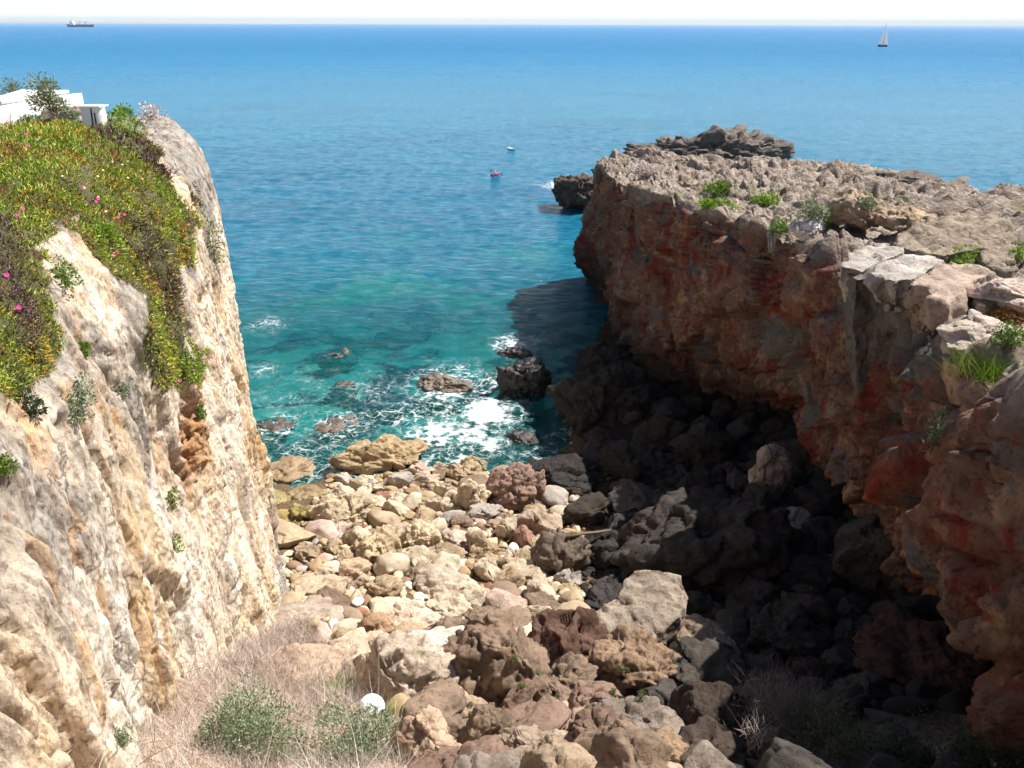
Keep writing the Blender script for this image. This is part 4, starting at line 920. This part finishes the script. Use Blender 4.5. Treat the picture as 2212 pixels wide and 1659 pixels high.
# on the left cliff
for i, (px, py, w, h, cols, lb) in enumerate([
 (175, 850, 90, 60, GGREY, 'grey-green bush clinging to the left cliff below the ice plant slope'), (165, 890, 60, 60, GGREY, 'low hanging bush on the left cliff under the grey-green bush'),
 (72, 868, 62, 62, DARKG, 'dark leafy bush at the left picture edge below the ice plants'), (374, 1082, 40, 40, GRN, 'small green bush in the dark groove of the left cliff, upper of two'),
 (378, 1178, 42, 40, GRN, 'small green bush in the groove of the left cliff, lower of two'), (10, 1005, 52, 52, GRN, 'green bush at the left picture edge on the bare cliff'),
 (140, 595, 74, 60, GRN, 'green bush on the grey rock between the two ice plant bands'), (402, 795, 84, 84, GBR, 'leafy light green bush at the foot of the hanging ice plants'),
 (463, 530, 46, 120, GRN, 'long dark green plant strip in a crack near the cliff edge'), (430, 890, 24, 40, GRN, 'tiny green sprig on the cliff below the leafy light bush'),
 (262, 838, 44, 34, GGREY, 'small grey-green sprig on the cliff left of the hanging ice plants'), (182, 752, 34, 40, GRN, 'small green plant in a crack of the grey rock'),
 (285, 272, 130, 70, GBR, 'bright green bush on the headland top behind the ice plants'), (322, 248, 60, 34, DRY, 'dry grey-brown bush on the headland crest'), (220, 505, 70, 50, GBR, 'pale green sprawling plant at the edge of the hanging ice plants')]):
    shrub('cliff_shrub', lb, P_, px, py, w, h, cols, 440+i, 900 if w > 60 else 420, .06, 8)
# on the right headland
for i, (px, py, w, h, cols, lb) in enumerate([
 (1560, 408, 90, 20, GRN, 'low green mat on the headland top, farthest from the camera'), (1660, 436, 70, 24, GBR, 'yellow-green mat on the headland top'), (1545, 440, 80, 18, GBR, 'green mat near the headland lip beyond the white-faced boulder'),
 (1752, 462, 74, 44, GGREY, 'pale grey-green bush behind the white-faced boulder'), (1790, 484, 40, 30, GBR, 'bright green tuft right of the white-faced boulder'), (1695, 492, 60, 30, GRN, 'green plant left of the white-faced boulder'),
 (1652, 535, 56, 70, DARKG, 'dark green plant hanging over the headland lip'), (1872, 442, 40, 26, GGREY, 'small grey-green tuft behind the undercut brown boulder'), (1400, 365, 80, 24, DRY, 'dry straw-coloured patch near the tip of the headland'),
 (2065, 558, 130, 34, GBR, 'bright green cushion along the back of the lip slabs'), (2195, 548, 40, 40, GBR, 'bright green cushion at the right picture edge'), (2160, 655, 90, 40, GRN, 'green plant above the red and yellow ice plant'),
 (2180, 690, 110, 34, [C(186, 84, 52), C(206, 150, 60), C(150, 150, 56)], 'red and yellow ice plant cushion at the right picture edge'), (2175, 725, 80, 50, GRN, 'green plant below the red and yellow ice plant'), (2010, 950, 60, 110, DARKG, 'dark plant hanging on the shaded near face of the headland')]):
    shrub('headland_plant', lb, 'plant', px, py, w, h, cols, 470+i, 1000 if w > 60 else 500, .07 if py > 430 else .12, 8)
tuft('grass_tuft', 'spiky bright green grass tuft on the near right cliff edge', 'grass', 2140, 815, 110, .8, GBR, 495, 420, .018, 1.0)

# dry grass slope at the lower left
def dry_grass():
    n = 80000; x = rng.uniform(-9.5, 1, n); y = rng.uniform(6, 24, n); z = ground_z(x, y); p = np.stack([x, y, z], -1); q = proj(p)
    poly = [(80, 1900), (200, 1580), (330, 1450), (480, 1370), (560, 1340), (640, 1330), (760, 1420), (800, 1510), (860, 1560), (880, 1900)]
    m = in_poly(q[:, 0]+30*fbm(p*.9, 2), q[:, 1]+30*fbm(p*.9+5, 2), poly); p = p[m]
    dn = fbm(p*.55+2, 3); p = p[dn > -.5-.6*rng.rand(len(p))][:24000]
    V, F, c = blades(0, p, .62, .010, DRY, 500, .75, seg=3, wind=(.15, -.1))
    V2, F2_, c2 = blades(0, p[::22]+np.array([.03, .02, 0]), 1.15, .017, [C(226, 214, 200), C(200, 180, 160), C(120, 100, 86)], 501, .9, seg=3, wind=(.2, -.1))
    F = np.concatenate([F, F2_+len(V)]); V = np.concatenate([V, V2]); c = np.concatenate([c, c2])
    return mesh_np('dry_grass', V, F, smooth=False, cols=c)
link('dry_grass', dry_grass(), MAT['blade'], kind='stuff', label='pinkish dry grass and stems covering the slope at the lower left', category='dry grass')

# the ice plant carpet on the left slope
def ice_plants():
    nrow, ncol = PL.shape[:2]; G = grid_faces(nrow, ncol); vm = vegL[G].mean(1) > .6
    Fv = G[vm]; a, b, c_, d = (VL[Fv[:, i]] for i in range(4))
    nr = np.cross(b-a, d-a); ar = np.linalg.norm(nr, axis=1); nr /= ar[:, None]+1e-9
    if nr[:, 2].mean() < 0: nr = -nr
    cen = (a+c_)/2; pr = proj(cen); vis = (pr[:, 0] > -60) & (pr[:, 0] < 560) & (cen[:, 1] > 7) & (cen[:, 1] < 46) & (pr[:, 1] < 1000)
    w = ar*vis/np.clip(pr[:, 2]/15, .7, 3)**1.5; w /= w.sum(); n = 80000
    k = rng.choice(len(Fv), n, p=w); u, v = rng.rand(n, 1), rng.rand(n, 1)
    p = a[k]*(1-u)*(1-v)+b[k]*u*(1-v)+c_[k]*u*v+d[k]*(1-u)*v; nn = nr[k]
    gap = fbm(p*.9+14, 3)+.25*rng.normal(size=n); p = np.where((gap < -.28)[:, None], p-nn*.4, p); p = p+nn*(np.maximum(0, .12+.16*fbm(p*1.6, 3))*rng.rand(n))[:, None]
    D = nn*.8+rdir(n)*.75+np.array([.15, -.1, .35]); D /= np.linalg.norm(D, axis=1, keepdims=True)
    sc = np.clip(pr[k][:, 2]/16, .9, 2.2); L = (.075*rng.uniform(.6, 1.4, n)*sc)[:, None]; W = L*.17
    s1 = np.cross(D, rdir(n)); s1 /= np.linalg.norm(s1, axis=1, keepdims=True)+1e-6; s2 = np.cross(D, s1)
    V = np.stack([p+s1*W, p-s1*W*.5+s2*W*.87, p-s1*W*.5-s2*W*.87, p+D*L], 1)
    F = (np.arange(n)[:, None, None]*4+np.array([[0, 1, 3], [1, 2, 3], [2, 0, 3]])[None]).reshape(-1, 3)
    g = np.array([C(156, 178, 62), C(176, 190, 78), C(124, 152, 52), C(190, 194, 104)]); yl = np.array([C(196, 170, 72), C(206, 150, 62), C(180, 150, 60)]); rd = np.array([C(186, 104, 70), C(170, 92, 72)]); br = np.array([C(120, 98, 92), C(140, 116, 108), C(98, 80, 74)])
    col = g[rng.randint(4, size=n)]
    yp = fbm(p*.8+30, 3)+.5*rng.normal(size=n); col[yp > .55] = yl[rng.randint(3, size=(yp > .55).sum())]
    rp = fbm(p*.6+70, 3)+.35*rng.normal(size=n); col[rp > .8] = rd[rng.randint(2, size=(rp > .8).sum())]
    q = pr[k]; bp = in_poly(q[:, 0]+18*rng.normal(size=n), q[:, 1]+10*rng.normal(size=n), [(270, 450), (310, 470), (385, 600), (395, 760), (360, 740), (350, 640), (300, 560)]) | in_poly(q[:, 0]+14*rng.normal(size=n), q[:, 1], [(-50, 450), (25, 480), (60, 640), (90, 720), (60, 760), (10, 660), (-50, 640)]) | in_poly(q[:, 0], q[:, 1]+10*rng.normal(size=n), [(190, 265), (300, 300), (420, 400), (450, 470), (400, 430), (280, 330), (190, 290)])
    col[bp] = br[rng.randint(3, size=bp.sum())]
    dim = (.85+.45*rng.rand(n))[:, None]; col = col*dim; col[:, 3] = 1
    return mesh_np('ice_plant_carpet', V.reshape(-1, 3), F, smooth=False, cols=np.repeat(col, 4, 0))
ice = link('ice_plant_carpet', ice_plants(), MAT['leaf'], kind='stuff', label='green and orange ice plant carpet draped over the top of the left cliff', category='ice plant')
PINK = simple('pink_petals', C(226, 60, 160), .6, .1, 20); PALEY = simple('pale_yellow_petals', C(238, 232, 186), .6, .06, 20)
def flower_mesh(nm, mat):
    parts = []
    for ring, (rr, zz, cnt) in enumerate(((1, .18, 14), (.72, .3, 11))):
        for k in range(cnt):
            t = 2*math.pi*(k+.4*ring)/cnt; c, s = math.cos(t), math.sin(t); w = .13
            parts.append((np.array([(.12*c, .12*s, .1), (.6*rr*c-w*s, .6*rr*s+w*c, zz*.7), (rr*c, rr*s, zz), (.6*rr*c+w*s, .6*rr*s-w*c, zz*.7)]), [(0, 1, 2, 3)]))
    V, F = merge(parts); me = pydata(nm, V, F); me.materials.append(mat); return me
FM = flower_mesh('pink_flower', PINK); FY = flower_mesh('yellow_flower', PALEY)
def flower(px, py, me_, r):
    p, nr = cast(px, py); o = bpy.data.objects.new('flower', me_); COL.objects.link(o); o.parent = ice
    d = nr*.6+np.array([.35, -.6, .5]); o.location = p+nr*.16; o.rotation_euler = Vector(d).to_track_quat('Z', 'Y').to_euler(); o.scale = (r, r, r)
for px, py in [(62, 325), (28, 470), (40, 464), (180, 412), (200, 432), (196, 438), (258, 463), (252, 480), (241, 513), (240, 540), (238, 557), (5, 602), (30, 668), (374, 822), (400, 488), (95, 330), (50, 300), (20, 290)]: flower(px, py, FM, .05)
for k in range(26):
    px, py = rng.uniform(20, 420), rng.uniform(265, 470)
    if in_poly(np.array([px]), np.array([py]), ICE[0])[0]: flower(px, py, FY, .034)

# ------------------------------------------------------------------ trees, house and small things on the left plateau
def tree(name, label, px, py, hpx, wpx, y, cols, seed, n=1500, leaf=.14, lean=-.25):
    b = at_y(px, py, y); dist = (b-CAM)@FW; h = hpx*K/FPX*dist; w = wpx*K/FPX*dist/2; r = np.random.RandomState(seed)
    root = empty(name, b-np.array([0, 0, .6]), label=label, category='tree'); parts = []; tips = []
    for k in range(7):
        e = np.array([r.uniform(-1, 1)*w*.85+lean*h*.3, r.uniform(-.7, .7)*w, h*r.uniform(.5, 1.0)]); mid = e*.5+np.array([-.25*e[0], 0, .1*h])
        parts.append(tube([(0, 0, 0), mid*.5, mid, e], [.12, .09, .06, .015], 6)); tips.append(e); tips.append(mid*.4+e*.6)
    V, F = merge(parts); link('trunk', pydata('trunk', V, F, True), MAT['bark'], root)
    tips = np.array(tips); k = r.randint(len(tips), size=n); d = rdir(n, r); sp = r.uniform(.14, .3, len(tips))*max(h, w)
    p = tips[k]+d*(sp[k]*r.rand(n)**.5)[:, None]*np.array([1, 1, .6]); D = d+np.array([lean, 0, .5]); D /= np.linalg.norm(D, axis=1, keepdims=True)
    W = np.cross(D, rdir(n, r)); W /= np.linalg.norm(W, axis=1, keepdims=True)+1e-6; L = leaf*r.uniform(.6, 1.3, n)
    V, F = quads_leaf(p, D, W, L, L*.45); c = np.repeat(jitcol(cols, n, .35, r), 4, 0)
    link('crown', mesh_np('crown', V, F, smooth=False, cols=c), MAT['leaf'], root)
TG = [C(128, 138, 84), C(104, 118, 66), C(150, 154, 104), C(128, 116, 88)]
for i, (px, py, w, h, cols, lb) in enumerate([(150, 258, 44, 26, GGREY, 'grey-green bush between the windswept tree and the white hut'), (222, 262, 36, 22, GGREY, 'low grey-green bush right of the white hut'), (128, 262, 46, 22, [C(120, 104, 92), C(140, 122, 104)], 'brown bush at the foot of the windswept tree'), (262, 246, 50, 14, GRN, 'flat green bush on the crest beyond the bright green bush'), (180, 270, 60, 16, GGREY, 'low bush in front of the white hut'), (60, 258, 70, 16, GGREY, 'low bush in front of the white house'), (10, 258, 60, 16, GRN, 'low green bush at the left picture edge before the house')]):
    shrub('plateau_shrub', lb, P_, px, py, w, h, cols, 620+i, 700, .08, 8)
tree('windswept_tree', 'windswept olive-green tree standing right of the white house', 122, 262, 112, 88, 56, TG, 601, 2600, .17)
tree('windswept_tree', 'small thin tree showing above the white house roof', 38, 215, 58, 40, 70, TG, 602, 600, .15)
tree('windswept_tree', 'treetop at the left picture edge behind the white house', 2, 225, 40, 36, 72, TG, 603, 400, .15)

def quadslab(name, pts, th, mat, parent, org):
    pts = np.array(pts)-np.array(org); lo = pts-np.array([0, 0, th]); n = len(pts); V = np.concatenate([pts, lo])
    F = [tuple(range(n)), tuple(range(2*n-1, n-1, -1))]+[(i, i+n, (i+1) % n+n, (i+1) % n) for i in range(n)]
    return link(name, pydata(name, V, F), mat, parent)
org = at_y(20, 255, 60)
house = empty('white_house', org, label='low white house with overhanging white roof at the left picture edge', category='house')
cA, cB = at_y(66, 262, 62.5), at_y(-95, 262, 52); zt = at_y(66, 214, 62.5)[2]; zb = min(cA[2], cB[2])-3
bx_ = np.array([1.2, 6.0, 0]); pts = [cB, cA, cA+bx_, cB+bx_]
V = [np.array([q[0], q[1], zt])-org for q in pts]+[np.array([q[0], q[1], zb])-org for q in pts]
link('wall', pydata('wall', V, [(0, 1, 2, 3), (7, 6, 5, 4), (0, 4, 5, 1), (1, 5, 6, 2), (2, 6, 7, 3), (3, 7, 4, 0)]), MAT['white'], house)
ev = at_y(79, 207, 62.0); ew = np.array([cB[0]-.5, cB[1]-1.2, ev[2]-.05]); rg = at_y(48, 193, 66.5); rw = np.array([cB[0]+.6, cB[1]+3.0, rg[2]+.25])
quadslab('roof', [ew, ev, rg, rw], .22, MAT['trim'], house, org)
quadslab('hip_roof', [ev+np.array([0, .02, .0]), ev+np.array([-1.2, 7.0, -.1]), rg+np.array([0, .02, -.01])], .2, MAT['trim'], house, org)
for px in (4, 38):
    tt = (66-px)/161.; q = at_y(px, 238, 62.5-10.5*tt-.9); V, F = boxes([(q[0]-org[0], q[1]-org[1], q[2]-org[2]-.6, .10, .05, 3.2)]); link('downpipe', pydata('downpipe', V, F), simple('grey_pipe', C(150, 150, 154)), house)
q = at_y(8, 243, 57.6); V, F = boxes([(q[0]-org[0], q[1]-org[1], q[2]-org[2], .45, .1, .7)]); link('wall_box', pydata('wall_box', V, F), MAT['trim'], house)
po = at_y(90, 250, 61)
perg = empty('white_pergola', po, label='small white pergola roof and low white wall beside the house', category='pergola')
c0, c1 = at_y(67, 226, 61), at_y(112, 231, 61); quadslab('roof', [c0, c1, at_y(124, 222, 63), at_y(70, 215, 64)], .22, MAT['trim'], perg, po)
for i in range(6):
    t = i/5; a_ = at_y(90+34*t*.2+6*i, 230-1.4*i, 61+.3*i); V, F = boxes([(a_[0]-po[0], a_[1]-po[1], a_[2]-po[2]-.1, .12, .5, .16)]); link('rafter', pydata('rafter', V, F), MAT['trim'], perg)
w0, w1 = at_y(67, 232, 60.6), at_y(108, 233, 60.6); V, F = boxes([((w0[0]+w1[0])/2-po[0], (w0[1]-po[1]), (w0[2]-po[2])-1.2, w1[0]-w0[0], .2, 2.4)]); link('low_wall', pydata('low_wall', V, F), MAT['white'], perg)
for px in (69, 110):
    q = at_y(px, 228, 61.2); V, F = boxes([(q[0]-po[0], q[1]-po[1], q[2]-po[2]-1.0, .12, .12, 2.2)]); link('post', pydata('post', V, F), MAT['trim'], perg)
so = at_y(190, 262, 50)
shed = empty('white_shed', so, label='small white hut with one rounded end beside the fence on the left plateau', category='hut')
s0, s1 = at_y(172, 232, 50), at_y(199, 232, 50); zt = s0[2]; wd = s1[0]-s0[0]; hh = zt-so[2]+1.4
V, F = boxes([((s0[0]+s1[0])/2-so[0], .5, zt-so[2]-hh/2, wd, 1.0, hh)]); link('wall', pydata('wall', V, F), MAT['white'], shed)
nv = 16; V = []; F = []
for k in range(nv+1):
    t = -math.pi/2+math.pi*k/nv
    for z in (zt-so[2]-hh, zt-so[2]): V.append((s1[0]-so[0]+.5*math.cos(t)*.9, .5+.5*math.sin(t)*.98, z))
F = [(2*k, 2*k+2, 2*k+3, 2*k+1) for k in range(nv)]+[tuple(2*k+1 for k in range(nv+1))]
link('rounded_end', pydata('rounded_end', V, F, False), MAT['trim'], shed)
V, F = boxes([((s0[0]+s1[0])/2-so[0]+.2, .5, zt-so[2]+.04, wd+.55, 1.15, .08)]); link('roof', pydata('roof', V, F), MAT['trim'], shed)
for i, (px, py, h, lb) in enumerate([(198, 264, 30, 'thin dark fence post in front of the white hut, left one'), (206, 266, 22, 'short dark fence post in front of the white hut, right one'), (240, 290, 34, 'tall dark fence post right of the white hut beside the green bush')]):
    yv = 47 if i < 2 else 40
    b = at_y(px, py, yv); t = at_y(px-2, py-h, yv); o_ = empty('fence_post', b, label=lb, category='post', group='fence posts by the white hut')
    V, F = tube([(0, 0, -.8), (t-b)*.97], [.05, .045], 8); link('shaft', pydata('shaft', V, F), MAT['dark'], o_)
    V, F = tube([(t-b)*.97, (t-b)*1.0], [.065, .06], 8); link('cap', pydata('cap', V, F), MAT['dark'], o_)

# ------------------------------------------------------------------ boats
def hull_mesh(nm, L, Wd, Hh, sheer=.3, n=24, fine=1.6, draft=.2, mat=None):
    V = []; F = []; m_ = 9
    for i in range(n+1):
        t = i/n; x = (t-.5)*L; full = (1-abs(2*t-1)**3.2) if t < .5 else (1-abs(2*t-1)**fine); full = max(full, .55 if t == 0 else .02)
        if t < .5: full = max(full, .7)
        zt = Hh*(1+sheer*(2*t-1)**2)
        for k in range(m_):
            a = k/(m_-1)*2-1; yv = Wd/2*full*np.sign(a)*abs(a)**.45; zv = -draft*Hh+(zt+draft*Hh)*abs(a)**1.6; V.append((x+(zv/Hh)*L*.04*(t-.5), yv, zv))
    for i in range(n):
        for k in range(m_-1): F.append((i*m_+k, (i+1)*m_+k, (i+1)*m_+k+1, i*m_+k+1))
    for i in range(n): F.append((i*m_, i*m_+m_-1, (i+1)*m_+m_-1, (i+1)*m_))
    F.append(tuple(range(m_))); return pydata(nm, V, F)
p = at_z(175, 58.5, 0); sc_ = 155.0; hd = rad(-4)
ship = empty('cargo_ship', p, hd, label='blue-hulled cargo ship with white stern superstructure near the horizon', category='ship')
link('hull', hull_mesh('ship_hull', 158, 26, 11.5, .35, 30, 3.0, .3), simple('blue_hull_paint', C(36, 62, 130), .5), ship)
V, F = merge([boxes([(-48, 0, 17, 22, 22, 12)]), boxes([(-50, 0, 26, 16, 20, 7)]), boxes([(-51, 0, 31, 12, 25, 3.5)])]); sst = link('superstructure', pydata('superstructure', V, F), MAT['white'], ship)
V, F = boxes([(-39.6, 0, 31, .8, 22, 1.3), (-36.8, 0, 19, .4, 18, 1.1)]); link('window_band', pydata('window_band', V, F), MAT['glass'], sst)
V, F = tube([(-62, 0, 12), (-62, 0, 33)], [3.2, 2.8], 12); link('funnel', pydata('funnel', V, F, True), simple('funnel_paint', C(80, 84, 96)), ship)
V, F = tube([(-50, 0, 32), (-50, 0, 46)], [.9, .4], 8); link('mast', pydata('mast', V, F), MAT['dark'], ship)
for x0, d_ in ((-8, 1), (28, 1)):
    V, F = merge([tube([(x0, 0, 10), (x0, 0, 28)], [1.8, 1.5], 8), tube([(x0, 0, 26), (x0+22*d_, 0, 31)], [1.2, .7], 6)]); link('crane', pydata('crane', V, F), simple('crane_paint', C(150, 150, 150)), ship)
for x0 in (-22, -4, 14, 32): V, F = boxes([(x0, 0, 12.5, 15, 19, 4.0)]); link('hatch', pydata('hatch', V, F), simple('hatch_paint', C(120, 104, 130)), ship)

p = at_z(1906, 101, 0); tp = at_y(1903, 50, p[1]); mh = tp[2]
yacht = empty('sailing_yacht', p, rad(-18), label='sailing yacht with pale sails and dark hull heeling on the right horizon', category='sailboat')
link('hull', hull_mesh('yacht_hull', 11.0, 3.8, 1.9, .25, 20, 1.5, .3), simple('navy_hull', C(32, 40, 62), .4), yacht)
V, F = boxes([(-.5, 0, 2.2, 5.0, 2.0, .7)]); link('cabin', pydata('cabin', V, F), MAT['trim'], yacht)
V, F = tube([(.8, 0, 1.2), (0.2, 0, mh)], [.14, .08], 8); link('mast', pydata('mast', V, F), MAT['dark'], yacht)
V, F = tube([(.6, 0, 3.0), (-5.2, .5, 3.1)], [.1, .08], 8); link('boom', pydata('boom', V, F), MAT['dark'], yacht)
def sail(nm, tri, bulge):
    A_, B_, C_ = map(np.array, tri); V = []; n = 8
    idx = {}
    for s_ in (0, 1):
        for i in range(n+1):
            for j in range(n+1-i):
                u, v = i/n, j/n; w = 1-u-v; q = A_*w+B_*u+C_*v; q = q+np.array([0, bulge*4*(u*v+v*w+w*u)+s_*.04, 0]); idx[s_, i, j] = len(V); V.append(q)
    F = []
    for s_ in (0, 1):
        for i in range(n):
            for j in range(n-i):
                F.append((idx[s_, i, j], idx[s_, i+1, j], idx[s_, i, j+1]))
                if i+j < n-1: F.append((idx[s_, i+1, j], idx[s_, i+1, j+1], idx[s_, i, j+1]))
    return pydata(nm, V, F, True)
ms = M('sail_cloth'); SAIL = ms.done(ms.n('MixShader', {0: .5, 1: ms.pbsdf(Base_Color=ms.mix(ms.noise(ms.pos(), .5, 3), C(232, 230, 232), C(244, 242, 242)), Roughness=.7).outputs[0], 2: ms.n('BsdfTranslucent', {0: C(236, 232, 230)}).outputs[0]}))
link('mainsail', sail('mainsail', [(.5, 0, 3.2), (-5.0, .5, 3.4), (0.15, 0, mh*.97)], .5), SAIL, yacht)
link('jib', sail('jib', [(6.2, 0, 2.2), (1.0, .8, 3.0), (0.4, 0, mh*.86)], .5), SAIL, yacht)

def kayak():
    p = at_z(1071, 379, 0.1)
    k = empty('pink_kayak', p, rad(62), label='small pink kayak out on the bay, carrying a seated paddler', category='kayak')
    link('hull', hull_mesh('kayak_hull', 2.9, .72, .3, .5, 20, 2.0, .3), simple('pink_plastic', C(196, 66, 124), .4), k)
    V, F = tube([(-.35, 0, .30), (-.35, 0, .36)], [.27, .25], 14); link('cockpit_rim', pydata('cockpit_rim', V, F), MAT['dark'], k)
    # seated paddler: one continuous body
    rings = [(.0, .19, .15), (.12, .20, .14), (.28, .17, .12), (.42, .21, .13), (.50, .20, .12), (.55, .08, .08), (.60, .06, .06), (.64, .085, .10), (.72, .095, .115), (.80, .075, .09), (.85, .02, .02)]
    V = []; F = []; n = 12
    for z, a, b in rings:
        for i in range(n): t = 2*math.pi*i/n; V.append((b*math.cos(t), a*math.sin(t), z))
    for r_ in range(len(rings)-1):
        for i in range(n): F.append((r_*n+i, r_*n+(i+1) % n, (r_+1)*n+(i+1) % n, (r_+1)*n+i))
    parts = [(np.array(V), F)]
    for s_ in (-1, 1): parts.append(tube([(0, .17*s_, .47), (.12, .27*s_, .28), (.36, .2*s_, .30), (.44, .2*s_, .31)], [.06, .05, .04, .035], 8))
    V, F = merge(parts); me_ = pydata('paddler_body', V, F, True)
    o = link('person', me_, simple('white_shirt', C(226, 220, 214), .8), label='paddler in a pale top seated upright in the pink kayak', category='person'); o.location = p+np.array([-.16, -.3, .12]); o.rotation_euler = (0, 0, rad(62))
    V, F = merge([tube([(0, -1.0, .02), (0, 1.0, .02)], [.018, .018], 6), boxes([(0, -1.15, .02, .03, .4, .17), (0, 1.15, .02, .03, .4, .17)])]); o = link('paddle', pydata('paddle', V, F), MAT['dark'], label='double-bladed dark paddle held by the kayak paddler', category='paddle'); o.location = p+np.array([.05, .12, .43]); o.rotation_euler = (rad(14), 0, rad(62))
kayak()
p = at_z(1105, 323.5, .05)
d_ = empty('small_boat', p, rad(-28), label='small low white boat drifting farther out than the pink kayak', category='boat')
link('hull', hull_mesh('dinghy_hull', 1.7, .8, .3, .4, 16, 2.0, .3), simple('white_gelcoat', C(236, 238, 240), .35), d_)
V, F = tube([(-.55, 0, .2), (-.6, 0, .55)], [.16, .12], 10); link('outboard_motor', pydata('outboard_motor', V, F, True), MAT['trim'], d_)

# ------------------------------------------------------------------ float and driftwood
p, nr = cast(807, 1552)
v, F = ico(4); r_ = .30
fl = empty('white_float', p+np.array([0, -.1, r_*1.5]), label='bright white round float lying among the foreground shrubs', category='float')
link('shell', mesh_np('float_shell', v*np.array([r_, r_, r_*.94]), F), MAT['trim'], fl)
V, F2 = tube([(0, 0, -.03), (0, 0, .03)], [r_*1.012, r_*1.012], 32); link('seam', pydata('seam', V, F2, True), MAT['white'], fl)
V, F2 = tube([(0, 0, r_*.9), (0, 0, r_*1.08)], [.05, .045], 12); link('eyelet', pydata('eyelet', V, F2, True), MAT['white'], fl); fl.rotation_euler = (rad(70), rad(20), 0)
for (x0, y0, x1, y1, lb) in [(1225, 1165, 1318, 1150, 'thin weathered driftwood pole lying in the shade above the dark-fronted boulder'), (1790, 1205, 1880, 1232, 'grey driftwood pole lying in deep shade near the leaning slab')]:
    a, _ = cast(x0, y0); b, _ = cast(x1, y1); a = a+np.array([0, 0, .12]); b = b+np.array([0, 0, .12])
    V, F = tube([a, a*.66+b*.34+np.array([0, 0, .05]), a*.33+b*.67, b], [.07, .075, .065, .045], 8)
    V[:, 2] += .015*np.sin(np.arange(len(V))*2.1)
    link('driftwood', pydata('driftwood', V-a, F, True), MAT['bark'], label=lb, category='driftwood').location = a

# ------------------------------------------------------------------ far coast and the air
def coast():
    yv = 35000.; x0, x1 = at_y(-250, 50, yv)[0], at_y(640, 50, yv)[0]; n = 160; xs_ = np.linspace(x0, x1, n); t = np.linspace(0, 1, n)
    h = (250*(1-t)**.7+32*fbm(np.stack([xs_*.00026, 0*xs_, 0*xs_+.5], -1), 4))*sstep(1.0, .93, t)
    rows = [np.stack([xs_, np.full(n, yv), np.full(n, -2.)], -1), np.stack([xs_, np.full(n, yv+60), h*.35], -1), np.stack([xs_, np.full(n, yv+500), h], -1), np.stack([xs_, np.full(n, yv+2500), h*.9], -1), np.stack([xs_, np.full(n, yv+3500), np.full(n, -2.)], -1)]
    link('distant_coast', mesh_np('distant_coast', np.stack(rows).reshape(-1, 3), grid_faces(5, n)[:, ::-1]), simple('pale_coast', C(186, 188, 180), .9, .12, .004), kind='structure')  # coast colour lightened in place of thicker haze
coast()
V, F = boxes([(0, 32000, 145, 150000, 66000, 310)])
hz = M('sea_air'); pv = hz.n('VolumePrincipled', {'Color': (.84, .93, 1, 1), 'Density': 3.6e-5, 'Anisotropy': .0}); hz.t.links.new(pv.outputs[0], hz.out.inputs['Volume'])
link('haze', pydata('haze', V, F), hz.mat, kind='stuff')
